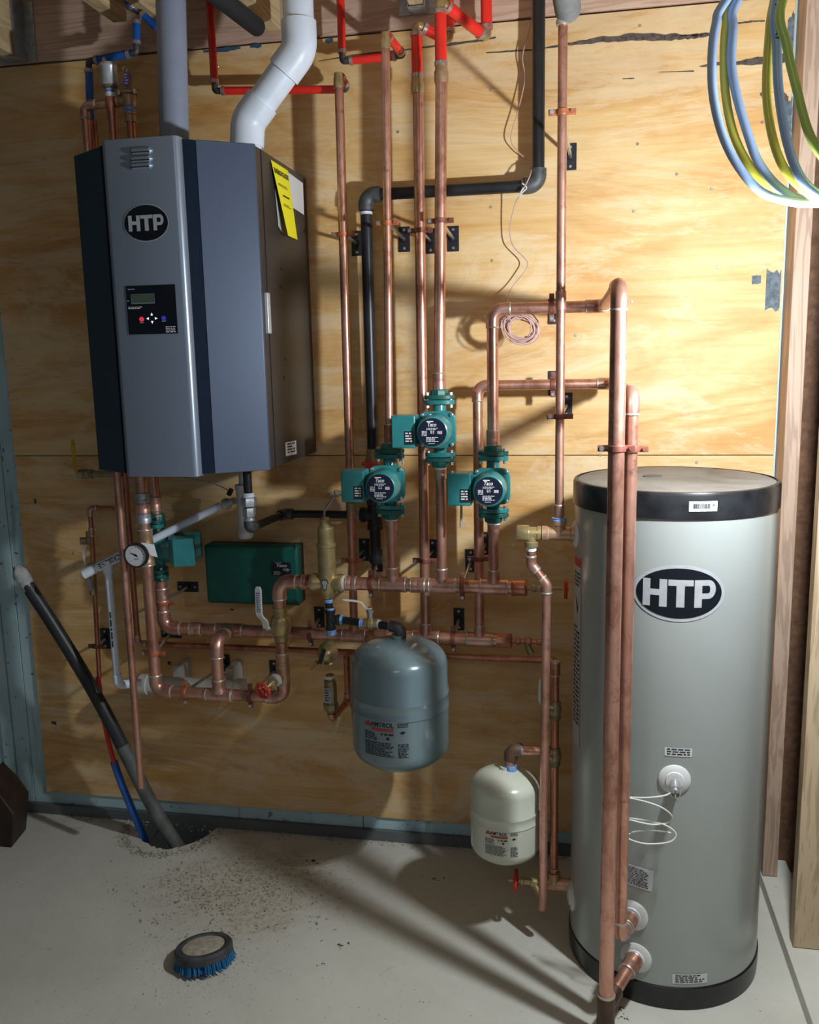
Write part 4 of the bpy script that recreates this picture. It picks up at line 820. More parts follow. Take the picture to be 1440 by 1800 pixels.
# ================================================================== RELAY BOX
gb = thing('relay_box', 'dark green plastic zone relay box mounted low on the plywood', 'control box', at(445, 1010, -.05))
gx0, gx1 = at(363, 1000, -.075).x, at(527, 1010, -.075).x; gz1, gz0 = at(440, 957, -.075).z, at(440, 1061, -.075).z
ob('base', M().box(((gx0 + gx1) / 2, -.032, (gz0 + gz1) / 2), (gx1 - gx0 - .006, .028, gz1 - gz0 - .006)), BLACK, gb)
ob('cover', M().box(((gx0 + gx1) / 2, -.065, (gz0 + gz1) / 2), (gx1 - gx0, .045, gz1 - gz0)), GREENBOX, gb, .010)
a = at(477, 988, -.088); lbx = ob('label', M().box((a.x + .031, -.0880, a.z - .022), (.066, .0012, .044)), NAVY, gb)
m = M(); mp = on_wall(-.0889); text(m, 'Taco', mp, a.x + .034, a.z - .010, .011, .036, .05, .25); rect(m, mp, a.x + .012, a.z - .0015, a.x + .036, a.z - .0002); print_lines(m, mp, a.x + .006, a.z - .030, .025, 3, .004); print_lines(m, mp, a.x + .038, a.z - .020, .022, 3, .003); ob('lettering', m, WHITEINK, lbx)

# ================================================================== TANKS
def wrap(cx_, cy_, R, a0, off): return lambda s, z: V(cx_ + (R + off) * math.cos(a0 + s / R), cy_ + (R + off) * math.sin(a0 + s / R), z)
def ex_tank(label, c, R, z0, z1, mat, ang, matn):
    t = thing('expansion_tank', label, 'tank', V(c.x, c.y, z0), 'expansion tanks')
    H = z1 - z0; d = R * .42; prof = [(.0001, 0), (R * .4, H * .010), (R * .75, H * .045), (R * .93, H * .10), (R * .99, H * .145), (R, H * .18)]
    for zz in (.44, .55): prof += [(R, H * (zz - .014)), (R * 1.012, H * (zz - .004)), (R * 1.012, H * (zz + .003)), (R * (1.0), H * (zz + .012))]
    prof = prof[:6] + [(R, H * .468), (R * 1.018, H * .478), (R * 1.020, H * .484), (R * 1.004, H * .496), (R * 1.004, H * .575), (R * 1.020, H * .588), (R * 1.018, H * .596), (R * .985, H * .615), (R * .985, H * .815), (R * .972, H * .845), (R * .92, H * .885), (R * .80, H * .925), (R * .62, H * .958), (R * .38, H * .985), (R * .15, H), (R * .14, H * 1.0), (R * .14, H * 1.03), (.006, H * 1.03)]
    ob('shell', M().lathe(prof, V(c.x, c.y, z0), Z_, 64), mat, t)
    zc_ = z0 + H * .34; s_ = R / .14 * 1.12; u = .01 * s_; mp = wrap(c.x, c.y, R, ang, .0012)
    L = ob('lettering', text(M(), 'AMTROL', mp, .016 * s_, z0 + H * .455, .0135 * s_, .060 * s_, .015), BLACKINK, t)
    m = M(); x0 = -.034 * s_; zz = z0 + H * .43
    for k in range(2):
        m.add([mp(x0 + (k * .006) * s_ + a_ * s_, zz + b_ * s_) for a_, b_ in ((0, 0), (.005, 0), (.015 - .002 * k, .018), (.012 - .002 * k, .020 - .002 * k))], [(0, 1, 2, 3)])
    m.add([mp(x0 + a_ * s_, zz + b_ * s_) for a_, b_ in ((.012, 0), (.022, 0), (.0175, .010))], [(0, 1, 2)]); rect(m, mp, -.013 * s_, z0 + H * .405, .046 * s_, z0 + H * .425, 6)
    ob('logo_mark', m, REDINK, t, label='red triangle mark and bar')
    m = M(); print_lines(m, mp, x0, z0 + H * .385, .036 * s_, 4, .0052 * s_); print_lines(m, mp, x0, z0 + H * .315, .080 * s_, 9, .0042 * s_); print_lines(m, mp, .056 * s_, z0 + H * .47, .026 * s_, 3, .004 * s_); print_lines(m, mp, .056 * s_, z0 + H * .31, .026 * s_, 9, .0042 * s_)
    ob('fine_print', m, GREYINK if matn else BLACKINK, t)
    m = M(); rect(m, mp, .022 * s_, z0 + H * .375, .030 * s_, z0 + H * .388, 2); rect(m, mp, .033 * s_, z0 + H * .375, .045 * s_, z0 + H * .388, 2); rect(m, mp, .013 * s_, z0 + H * .375, .018 * s_, z0 + H * .388, 2); m.add([mp(.061 * s_, z0 + H * .40), mp(.066 * s_, z0 + H * .385), mp(.076 * s_, z0 + H * .40), mp(.069 * s_, z0 + H * .41)], [(0, 1, 2, 3)]); ellipse(m, mp, .031 * s_, z0 + H * .35, .004 * s_, .004 * s_, 10)
    ob('symbols', m, BLACKINK, t)
    return t
YGT = -.295
gc_ = at(704, 1235, YGT); ga = at(619, 1235, YGT); gb_ = at(789, 1235, YGT)
yE = YS
gR = (gb_.x - ga.x) / 2 * .985
gz_b = at(704, 1349, YGT - .03).z; gz_t = at(704, 1122, YGT).z
ex_tank('grey steel expansion tank hanging below the brass air separator', V((ga.x + gb_.x) / 2, YGT, 0), gR, gz_b + .005, gz_t, GREYTANK, math.radians(-107), 0)
wa, wb = at(826, 1430, YW), at(952, 1430, YW); wR = (wb.x - wa.x) / 2 * .98
ex_tank('small almond-white expansion tank just above the floor beside the water heater', V((wa.x + wb.x) / 2, YW, 0), wR, at(888, 1512, YW - .02).z + .004, at(896, 1352, YW).z, WHITETANK, math.radians(-103), 1)
tape(wt, V(xw, YW, ztw + .006), Z_, .0155, .008, BLUETAPE)

# water heater
wh = thing('water_heater', 'tall pale grey cylindrical water heater with black top band', 'water heater', TC.copy())
ob('jacket', M().lathe([(TR, .052), (TR, 1.240)], TC, Z_, 96), TANKBODY, wh)
ob('base_ring', M().lathe([(TR - .004, 0), (TR + .002, .002), (TR + .0035, .03), (TR + .0035, .058), (TR, .062)], TC, Z_, 96), TANKBAND, wh)
ob('top_band', M().lathe([(TR, 1.228), (TR + .004, 1.228), (TR + .004, 1.281), (TR + .001, 1.288), (TR - .006, 1.289)], TC, Z_, 96, caps=False), TANKBAND, wh)
ob('lid', M().lathe([(TR - .006, 1.286), (TR - .012, 1.2885), (TR - .05, 1.2885), (.0001, 1.2890)], TC, Z_, 96), LID, wh)
ob('lid_plug', M().lathe([(.024, 1.288), (.024, 1.2905), (.0001, 1.2905)], V(TC.x - .05, TC.y + .03, 0), Z_, 24), plain('dark_plug', (.08, .085, .09), .6, 0, .1), wh)
mpT = lambda off: wrap(TC.x, TC.y, TR, math.radians(-91.7), off)
em = ob('emblem', ellipse(M(), mpT(.0012), 0, 1.0575, .1035, .0665, 48), SILVERLT, wh, label='large oval black and silver emblem')
ob('emblem_field', ellipse(M(), mpT(.0020), 0, 1.0575, .0955, .0585, 48), GLOSSBLACK, em); ob('lettering', htp(M(), mpT(.0028), 0, 1.0575, .081, 2), SILVERLT, em)
def lab(a_deg, zc_, wd, ht_, rot=0, mat=PAPERD, n=8):
    return wrap(TC.x, TC.y, TR, math.radians(a_deg), .0012), wd, ht_
def label_on(a_deg, z, wd, ht_, lines, mat=PAPER, tilt=0, name='label'):
    def mk(off):
        b0 = wrap(TC.x, TC.y, TR, math.radians(a_deg), off); return lambda s, y: b0(s * math.cos(tilt) - y * math.sin(tilt), z + y * math.cos(tilt) + s * math.sin(tilt))
    L = ob(name, rect(M(), mk(.001), -wd / 2, -ht_ / 2, wd / 2, ht_ / 2, 8, 2), mat, wh)
    if lines: ob('fine_print', print_lines(M(), mk(.0016), -wd * .42, ht_ * .40, wd * .84, lines, ht_ * .85 / lines), BLACKINK, L)
    return L, mk
L, mk = label_on(-81.3, 1.2615, .0, .0, 0) if False else (None, None)
def band_label():
    b0 = wrap(TC.x, TC.y, TR + .004, math.radians(-81.0), .001); b1 = wrap(TC.x, TC.y, TR + .004, math.radians(-81.0), .0016); zc_ = 1.2585
    L = ob('barcode_label', rect(M(), b0, -.031, zc_ - .0115, .031, zc_ + .0115, 8), PAPER, wh); m = M(); x = -.022
    while x < .014: wv = random.choice((.0006, .0011, .0018)); rect(m, b1, x, zc_ - .005, x + wv, zc_ + .006); x += wv + random.choice((.0006, .0010))
    print_lines(m, b1, -.02, zc_ - .0065, .03, 1, .002); print_lines(m, b1, .02, zc_ + .004, .006, 2, .003); ob('barcode', m, BLACKINK, L)
band_label()
label_on(-89.4, .675, .062, .021, 3); label_on(-110.5, .340, .080, .056, 11, tilt=-.06); label_on(-78.6, .085, .086, .026, 4)
warn = [wrap(TC.x, TC.y, TR, math.radians(-163.5), o) for o in (.001, .0016)]
L = ob('warning_label', rect(M(), warn[0], -.030, .60, .026, 1.10, 6, 6), PAPERD, wh, label='narrow warning label on the shaded left side'); ob('warning_header', rect(M(), warn[1], -.028, 1.075, .024, 1.097, 4), REDINK, L)
m = M(); print_lines(m, warn[1], -.024, 1.06, .046, 4, .010); m.add([warn[1](x, z) for x, z in ((-.012, 1.00), (.012, .97), (.004, .95))], [(0, 1, 2)]); print_lines(m, warn[1], -.024, .92, .046, 22, .012); ob('fine_print', m, BLACKINK, L)
def escutcheon(a_deg, z, r=.038, name='escutcheon', k=1.0):
    a = math.radians(a_deg); d = V(math.cos(a), math.sin(a), 0); c = V(TC.x, TC.y, z) + d * (TR - .003)
    ob(name, M().lathe([(r, 0), (r, .004), (r * .93, .0065), (r * .6, .009), (r * .56, .012), (r * .42, .013), (.012, .013)], c, d, 32), plain('white_escutcheon', (.68, .69, .68), .4, 0, .03) if 'white_escutcheon' not in bpy.data.materials else bpy.data.materials['white_escutcheon'], wh); return c, d
escutcheon(-112.1, .234, .039); escutcheon(-109.5, .122, .039); c, d = escutcheon(-91.0, .606, .037); escutcheon(-170.6, zt, .034); escutcheon(-170.8, .150, .038)
d2 = (d + V(-.02, 0, -.25)).normalized(); ob('sensor_well', M().lathe([(.0135, 0), (.0135, .030), (.0115, .031), (.0115, .040), (.0095, .041), (.0095, .034)], c + d * .006 - Z_ * .006, d2, 16), STEEL, wh)
def tk(u, v, out):                     # photo point on a cylinder around the heater
    d = fw + RT * ((u - 720) / F_PX) - UP * ((v - 900) / F_PX); R = TR + out; ox, oy = CAM.x - TC.x, CAM.y - TC.y
    A = d.x ** 2 + d.y ** 2; B = 2 * (d.x * ox + d.y * oy); K = ox * ox + oy * oy - R * R; D_ = max(B * B - 4 * A * K, 0); return CAM + d * ((-B - math.sqrt(D_)) / 2 / A)
zz = [(650, 340, .035), (600, 368, .04), (500, 382, .05), (400, 381, .055), (330, 382, .06), (300, 390, .06), (350, 385, .065), (430, 391, .065), (560, 430, .055), (628, 480, .045), (610, 518, .04), (520, 530, .05), (400, 505, .06), (320, 490, .06), (300, 480, .05), (380, 492, .045), (480, 508, .045), (590, 532, .045), (652, 580, .045), (620, 625, .05), (500, 637, .06), (410, 617, .065), (385, 592, .06), (430, 568, .045), (540, 565, .035), (600, 572, .03), (625, 577, .03)]
pts = [tk(980 + a / 3.13, 1280 + b / 3.13, o) for a, b, o in zz]; pts[0] = c + d2 * .034
t = tag(ob('sensor_cable', M().tube(smooth_path(pts, 5), .0019, 8), WIREW), 'loosely spiralled white sensor cable hanging on the front of the water heater', 'cable')
cord('sensor_lead', 'short bare lead poking out of the heater\'s chrome sensor socket', [c + d2 * .030, c + d2 * .05 + V(0, 0, -.008), c + d2 * .048 + V(.006, 0, -.022)], .0012, WIREG)
# heater drain valve
zd = .150
ht2 = thing('brass_tee', 'dull bronze tee at the foot of the heater\'s left side', 'fitting', V(at(968, 1565, YV).x, YV, zd))
xh = xc - .0
ob('body', M().lathe([(.019, -.03), (.019, .045), (.015, .047), (.015, .10)], V(xh, YV, zd), V(1, -.02, 0), 16).lathe([(.018, 0), (.018, .036)], V(xh, YV, zd), Z_, 16), BRONZE, ht2)
dr = thing('drain_valve', 'bright brass drain valve with red wheel near the floor left of the heater', 'valve', V(xh - .06, YV, zd))
ob('body', M().lathe([(.008, .028), (.008, .042), (.0135, .044), (.0135, .062), (.009, .064), (.009, .082), (.011, .083), (.011, .09), (.004, .092), (.004, .125)], V(xh, YV, zd), -X_, 14).tube([V(xh - .055, YV, zd), V(xh - .040, YV - .012, zd - .022), V(xh - .036, YV - .016, zd - .032)], [.010, .011, .0135]), BRASS, dr)
handwheel(dr, V(at(907, 1560, YV).x, YV, zd), X_, .026)

# ================================================================== CLAMPS
def clamp(label, c, r, ax, mat=CLAMPC, plate=True, horiz=False, ear=X_, yw=WY, puv=None):
    c = Vector(c); t = thing('pipe_clamp', label, 'clamp', c, 'split ring pipe clamps'); e = ear if abs(ear.dot(ax)) < .5 else Z_
    n = ax.cross(e).normalized()
    m = M().lathe([(r + .0005, -.0065), (r + .0032, -.0065), (r + .0032, .0065), (r + .0005, .0065)], c, ax, 20)
    for s in (-1, 1): m.box(c + e * s * (r + .011), V(*(abs(e[i]) * .020 + abs(ax[i]) * .013 + abs(n[i]) * .0085 for i in range(3))))
    ob('split_ring', m, mat, t, .0008)
    for s in (-1, 1): ob('bolt', M().lathe([(.0052, -.009), (.0052, -.0045), (.003, -.004), (.003, .004), (.0052, .0045), (.0052, .008)], c + e * s * (r + .013), n, 8, False), mat if s > 0 else STEEL, t)
    if plate:
        hx, hz = (.072, .034) if horiz else (.034, .072); px_ = V(c.x, yw, c.z)
        if puv: px_ = at(*puv, yw)
        ob('rod', M().tube([c + V(0, r, 0), V(px_.x, yw - .004, px_.z)], .0048, 10), STEEL, t)
        pl = ob('wall_plate', M().box(px_ + V(0, -.002, 0), (hx, .004, hz)).lathe([(.010, 0), (.009, -.012)], px_, Y_, 12), BLACKMET, t, .0006)
        for s in (-1, 1): ob('screw', M().lathe([(.0045, 0), (.004, -.002), (.001, -.0022)], px_ + V(s * .026 if horiz else 0, -.0042, 0 if horiz else s * .026), Y_, 8), STEEL, t)
    return t
lerp = lambda a, b, t: a + (b - a) * t
clamp('orange clamp on leftmost tall riser, beside the black pipe', V(lerp(x1t, x1b, .3), YR, at(600, 412, YR).z), .0127, Z_, puv=(628, 428))
clamp('orange clamp high on the slim pipe of the lower left pump', V(lerp(s1t.x, sx['s1'], .47), YS, at(684, 392, YS).z), .0113, Z_, puv=(711, 421))
clamp('dark clamp high on the riser behind the middle pump', V(lerp(at(735, 165, YR).x, rx['r2'], .27), YR, at(741, 405, YR).z), .0152, Z_, CLAMPD, puv=(757, 424))
clamp('plum-coloured clamp high on the uppermost pump\'s pipe', V(lerp(s2t.x, sx['s2'], .45), YS, at(779, 388, YS).z), .0158, Z_, CLAMPD, puv=(797, 420))
clamp('orange clamp near the top of the pipe under grey insulation', V(xt_, YT, at(989, 197, YT).z), .0111, Z_, puv=(1003, 276))
clamp('brown clamp midway down the slim pipe left of the heater', V(xt_, YT, at(986, 732, YT).z), .0111, Z_, CLAMPD, puv=(996, 712))
clamp('rust-coloured clamp on the leftmost riser just above the upper manifold', V(lerp(x1t, x1b, .86), YR, at(612, 985, YR).z), .0127, Z_, puv=(641, 966))
clamp('rust-coloured clamp on the middle riser just above the upper manifold', V(lerp(at(735, 165, YR).x, rx['r2'], .86), YR, at(748, 985, YR).z), .0152, Z_, CLAMPD, puv=(761, 968))
clamp('dark clamp on the rear pipe behind the right-hand pump\'s riser', V(rx['r3'], YR, at(843, 982, YR).z), .0143, Z_, CLAMPD, puv=(853, 955))
clamp('clamp on upper manifold right beside the brass tower', V(at(652, 1024, YS).x, YS, zs), RM, X_, CLAMPD, ear=Z_, puv=(663, 985))
clamp('clamp on upper manifold between middle and right risers', V(at(813, 1031, YS).x, YS, zs), RM, X_, CLAMPD, ear=Z_, puv=(828, 985))
clamp('clamp on lower manifold right of the grey tank', V(at(797, 1120, YR).x, YR, zr), RM, X_, CLAMPD, ear=Z_, puv=(807, 1088))
clamp('shadowed clamp on lower manifold left of the black cross fitting', V(at(546, 1112, YR).x, YR, zr), RM, X_, CLAMPD, ear=Z_, puv=(562, 1085))
clamp('orange clamp on copper pipe right under the sideways pump', V(xr, YR, at(292, 1060, YR).z), RM, Z_, CLAMPC, horiz=True, puv=(331, 1031))
clamp('orange clamp low on the copper drop below the dial gauge', V(xs, YM, at(268, 1148, YM).z), .0176, Z_, CLAMPC, horiz=True, puv=(302, 1112))
clamp('upright orange clamp on the bottom loop near its left elbow', V(at(326, 1218, YM).x, YM, zl), .0176, X_, CLAMPC, ear=Z_, puv=(396, 1168))
clamp('dark upright clamp on the bottom loop beside the red handwheel', V(at(440, 1222, YM).x, YM, zl), .0176, X_, CLAMPD, ear=Z_)
clamp('dark clamp around upper crosswise pipe behind the slim vertical pipe', V(at(970, 541, YS).x, YS, zh1), .0158, X_, CLAMPD, ear=Z_)
clamp('dark clamp around lower crosswise pipe behind the slim vertical pipe', V(at(972, 676, YR).x, YR, zh2), .0147, X_, CLAMPD, ear=Z_)
zc_ = at(1085, 788, YP1).z
clamp('left dark clamp of the pair joining two pipes before the heater', V(p1x, YP1, zc_), .0174, Z_, CLAMPD, False, ear=V(1, 0, 0))
clamp('right clamp of the pair joining two pipes before the heater', V(p2x + .001, YP2, zc_ - .006), .0148, Z_, CLAMPD, False, ear=V(1, 0, 0))

# ================================================================== RED AND BLUE PEX
def crimp(t, c, ax, r): ob('crimp_ring', M().lathe([(r, -.005), (r + .0018, -.005), (r + .0018, .005), (r, .005)], c, ax, 14), CRIMP, t)
def pex(label, pts, r, mat=REDPEX, first=False, last=False, fitmat=None, name='pex_pipe'):
    t = thing(name, label, 'pipe', pts[0]); pts = [Vector(p) for p in pts]; fm = fitmat or IRONFIT
    for i in range(len(pts) - 1):
        d = (pts[i + 1] - pts[i]).normalized(); L = (pts[i + 1] - pts[i]).length; c = min(.020, L * .2); a = pts[i] + d * (c if i > 0 or first else 0); b = pts[i + 1] - d * (c if i < len(pts) - 2 or last else 0)
        ob('tube', M().tube([a, b], r, 14), mat, t)
        if i > 0 or first: crimp(t, a + d * .006, d, r)
        if i < len(pts) - 2 or last: crimp(t, b - d * .006, d, r)
    for i in range(1, len(pts) - 1): ob('elbow_fitting', M().tube([pts[i] + (pts[i - 1] - pts[i]).normalized() * .02] + fillet(pts[i - 1], pts[i], pts[i + 1], .008, 4) + [pts[i] + (pts[i + 1] - pts[i]).normalized() * .02], r * .82, 12), fm, t)
    return t
Yp = -.10
q1 = at(378, 160, Yp); q0 = at(368, -20, Yp); q2 = at(611, 157, Yp)
pex('red pipe dropping left of the white vent then running across behind it', [V(q1.x - .002, Yp, 2.80), q1, q2, V(x1t, YR, at(597, 128, YR).z)], .0112, last=True)
q1 = at(602, 108, Yp); q2 = at(709, 97, Yp)
pex('red pipe dropping beside white vent and kinking over to the slim copper pipe', [V(q1.x, Yp, 2.80), q1, q2, V(s1t.x, YS, at(677, 58, YS).z)], .0112, last=True)
xA = at(733, 100, YR).x
pex('thick red pipe above the riser behind the middle pump', [V(xA, YR, at(733, 151, YR).z), V(xA, YR, at(735, 42, YR).z), at(790, 72, Yp), V(at(788, 40, Yp).x, Yp, 2.80)], .0150, first=True, fitmat=BRASS)
xA = at(775, 80, YS).x
pex('thick red pipe above the uppermost pump\'s pipe turning toward the right', [V(xA, YS, at(775, 131, YS).z), V(xA, YS, at(774, 2, YS).z), at(856, 66, Yp), V(at(853, 20, Yp).x, Yp, 2.80)], .0155, first=True, fitmat=BRASS)
# blue
Yb = -.12
pex('blue pipe stepping down behind the boiler\'s air vent', [at(160, 236, Yb), at(156, 108, Yb), at(240, 92, Yb), at(240, 22, Yb)], .0112, BLUEPEX, last=True)
o = pex('blue pipe teeing diagonally at the top left ceiling', [at(205, -12, Yb - .06), at(241, 18, Yb - .01), at(276, 48, Yb)], .0112, BLUEPEX)
# copper, vent and relief on boiler top
YO = -.24
bt = thing('copper_elbow_run', 'copper hook above the boiler\'s left corner leading to its air vent', 'pipe', at(155, 245, YO))
x0 = at(151, 215, YO).x; z0 = at(170, 184, YO).z; x1_ = at(196, 185, YO).x
pipe(bt, [V(x0, YO, ZT - .02), V(x0, YO, z0), V(x1_ - .01, YO, z0)], .0118, R=.02, er=1.2, cup=.014)
ob('tube', M().tube([V(at(163, 215, Yb).x, Yb, ZT - .02), V(at(163, 215, Yb).x, Yb, at(162, 213, Yb).z)], .0118), COPPER_DARK, bt)
ob('stub', M().lathe([(.016, .016), (.017, -.004), (.013, -.03), (.0135, -.05), (.0118, -.055), (.0118, -.16)], V(x1_, YO, z0), Z_, 16), COPPER_DARK, bt)
av = thing('air_vent', 'silvery cylindrical automatic air vent above the boiler', 'valve', V(x1_, YO, z0 + .016))
z1_ = z0 + .016
tape(av, V(x1_, YO, z1_ + .004), Z_, .0145, .008); ob('neck', M().lathe([(.011, .010), (.011, .022), (.021, .028), (.021, .032)], V(x1_, YO, z1_), Z_, 16), BRASS_DULL, av); tape(av, V(x1_, YO, z1_ + .018), Z_, .0138, .004, BLUETAPE)
ob('float_chamber', M().lathe([(.020, .030), (.0235, .034), (.0235, .076), (.0255, .079), (.0255, .084), (.023, .089), (.012, .092), (.007, .094)], V(x1_, YO, z1_), Z_, 24), SILVERLT, av)
ob('vent_cap', M().lathe([(.005, 0), (.006, .006), (.006, .013), (.004, .016)], V(x1_ - .012, YO, z1_ + .090), Z_, 12), STEEL, av); ob('vent_cap', M().lathe([(.005, 0), (.005, .012), (.003, .014)], V(x1_ + .024, YO, z1_ + .034), X_, 10), STEEL, av)
xR = at(229, 200, YO).x; zR = at(229, 195, YO).z
rf = thing('relief_valve', 'brass safety relief valve with purple tag above the boiler', 'valve', V(xR, YO, zR))
ob('tube', M().tube([V(xR, YO, ZT - .02), V(xR, YO, zR - .02)], .0118), COPPER_DARK, rf); ob('adapter', M().lathe([(.015, -.030), (.015, -.012), (.0165, -.010), (.0165, -.004)], V(xR, YO, zR), Z_, 16), BRONZE, rf)
tape(rf, V(xR, YO, zR + .004), Z_, .0150, .008, BLUETAPE)
ob('body', M().lathe([(.016, .010), (.019, .016), (.019, .040), (.025, .044), (.025, .050), (.017, .054), (.014, .066), (.0135, .090), (.010, .096), (.004, .098)], V(xR, YO, zR), Z_, 18).lathe([(.014, 0), (.014, .026), (.016, .027), (.016, .036)], V(xR, YO, zR + .028), V(-1, -.1, -.05), 14), BRONZE, rf)
for s in (-1, 1): ob('bolt', M().lathe([(.004, -.006), (.004, .006)], V(xR + s * .023, YO - .012, zR + .047), Z_, 8), STEEL, rf)
ob('pull_ring', M().tube([V(xR - .002 + .006 * math.cos(a), YO - .01, zR + .106 + .008 * math.sin(a)) for a in [2 * PI * i / 12 for i in range(12)]], .0013, 6, closed=True), STEEL, rf)
ob('tag', M().box(V(xR + .005, YO - .018, zR + .078), (.018, .0012, .034), Matrix.Rotation(math.radians(12), 3, 'Y')), PURPLE, rf); ob('tag_print', print_lines(M(), on_wall(YO - .0195), xR - .001, zR + .092, .013, 4, .0075), WHITEINK, rf)

# insulated pipes at the ceiling
def sleeve(label, a, b, r, mat):
    d = (b - a).normalized(); t = ob('insulated_pipe', M().tube([a, b - d * r * .5, b - d * r * .2, b], [r, r, r * .9, r * .55], 22), mat); return tag(t, label, 'pipe')
e0 = at(455, 50, -.28)
sleeve('black foam-sleeved pipe end hanging from the ceiling by the white vent', at(360, -25, -.56), V(e0.x, -.28, e0.z), .0235, plain('black_foam', (.010, .011, .013), .8, 0, .2))
e1 = V(xt_ + .012, YT, at(998, 30, YT).z + .012)
sleeve('thick grey foam sleeve over the top of the slim copper pipe', V(e1.x - .06, -1.3, 2.50), e1 + V(0, .01, 0), .030, plain('grey_foam', (.14, .15, .155), .8, 0, .15, 60, .4))

# ================================================================== CONDENSATE, LEFT PLUMBING
Y1, Y2 = -.268, -.12
A_ = at(150, 1008, Y1); B_ = at(388, 889, Y2)
cp_ = thing('condensate_pipe', 'white plastic condensate pipe slanting behind the dial gauge', 'pipe', A_)
ob('tube', M().tube([A_, B_], .0125), PVC, cp_); dd = (B_ - A_).normalized(); ob('end_cap', M().lathe([(.010, -.010), (.0155, -.006), (.0155, .032), (.013, .034)], A_, dd, 20), PVC, cp_)
tq = A_ + dd * .075; ob('tee', M().lathe([(.0155, -.034), (.0155, .052)], tq, dd, 18).lathe([(.0155, 0), (.0155, .035)], tq, -Z_, 18), PVC, cp_)
sd = dd.cross(Z_).normalized(); nu = sd.cross(dd).normalized(); c0 = A_ + dd * .085
ff = (CAM - c0).normalized(); ff = (ff - dd * ff.dot(dd)).normalized(); uu = ff.cross(dd).normalized(); uu = uu if uu.z > 0 else -uu
def mpc(x, y): a = y / .0128; return c0 + dd * x + (ff * math.cos(a) + uu * math.sin(a)) * .0159
ob('lettering', text(M(), 'CRESLINE', lambda x, y: mpc(-x, -y), 0, 0, .013, .072, .03), BLACKINK, cp_)
ze_ = at(207, 1208, -.26).z; xd = tq.x; yd = tq.y
xN = at(250, 1222, -.20).x
pipe(cp_, [tq - Z_ * .02, V(xd + .002, yd, ze_), V(xN, -.20 if abs(yd + .2) < .3 else yd, ze_ - .004)], .0115, PVC, PVC, R=.018, er=1.25, cup=.02, rings=False)
pr_ = lambda x, z: V(xd + .001 + x, yd - .0122, z); zz0 = (tq.z + ze_) / 2
ob('fine_print', print_lines(M(), lambda x, y: pr_(y, zz0 + x), -.07, .003, .15, 1, .009), BLACKINK, cp_)
nz = thing('neutralizer', 'milky plastic condensate neutralizer tube behind the bottom copper loop', 'cylinder', V(xN, -.16, zl))
x0, x1_ = at(247, 1222, -.14).x, at(432, 1230, -.14).x; zn = zl - .024
ob('tube', M().lathe([(.030, 0), (.034, .004), (.034, .03), (.029, .032), (.029, x1_ - x0 - .032), (.034, x1_ - x0 - .03), (.034, x1_ - x0 - .004), (.030, x1_ - x0)], V(x0, -.135, zn), X_, 28), TRANSW, nz)
for u in (305, 398): ob('mounting_clip', M().box((at(u, 1222, -.14).x, -.065, zn + .02), (.022, .09, .074)), TRANSW, nz)
# clear elbow + probe at right end of the condensate pipe, trap under boiler
ct = thing('condensate_trap', 'white upright condensate trap hanging behind the gas union', 'trap', at(428, 900, -.16))
xt2 = at(430, 900, -.17).x
ob('body', M().lathe([(.018, at(430, 946, -.17).z), (.024, at(430, 943, -.17).z), (.024, at(430, 934, -.17).z), (.0225, at(430, 932, -.17).z), (.0225, at(430, 862, -.17).z), (.0255, at(430, 860, -.17).z), (.0255, at(430, 852, -.17).z), (.012, at(430, 850, -.17).z), (.012, ZB)], V(xt2, -.17, 0), Z_, 22), plain('dull_white_plastic', (.50, .51, .50), .45, 0, .06), ct)
ob('clear_elbow', M().ball(at(398, 886, Y2 - .01), .019, 14).tube([at(398, 886, Y2 - .01), at(412, 880, -.15)], .011), TRANSW, ct)
ob('probe', M().tube([at(402, 870, Y2 - .01), at(407, 860, Y2 - .01)], .008, 8), BLACK, ct)
cord('probe_wire', 'thin pale wire drooping below the boiler to the condensate probe', [at(305, 828, -.2), at(325, 840, -.18), at(360, 846, -.15), at(388, 855, -.13), at(404, 864, Y2 - .01)], .0018, WIREG)
# left discharge pipe
xl2 = vx(205, 850, 249, 1370, -.27)
dpl = thing('discharge_pipe', 'slim copper discharge pipe falling straight from the boiler\'s left underside', 'pipe', V(xl2, -.27, .2))
pipe(dpl, [V(xl2, -.27, ZB + .004), V(xl2, -.27, at(250, 1384, -.27).z)], .0111)
# gas/water shut-off with yellow handle
YK = -.10
zk_ = at(160, 833, YK).z
yv = thing('ball_valve', 'brass shut-off valve with upright yellow handle left of the boiler\'s foot', 'valve', at(152, 833, YK))
xk_ = at(152, 833, YK).x
ob('body', M().lathe([(.009, -.03), (.014, -.028), (.016, -.018), (.017, 0), (.014, .010), (.016, .012), (.016, .022), (.011, .026), (.011, .12)], V(xk_, YK, zk_), X_, 12), BRASS_DULL, yv)
ob('stem', M().lathe([(.008, 0), (.008, -.02), (.011, -.022), (.011, -.028)], V(xk_ - .003, YK - .012, zk_), Y_, 6, False), STEEL, yv)
lever(yv, [V(xk_ - .003, YK - .040, zk_), V(xk_ - .012, YK - .043, zk_ + .02), V(xk_ - .014, YK - .043, zk_ + .035), V(xk_ - .013, YK - .043, zk_ + .115)], .011, .005, YELHANDLE, X_)
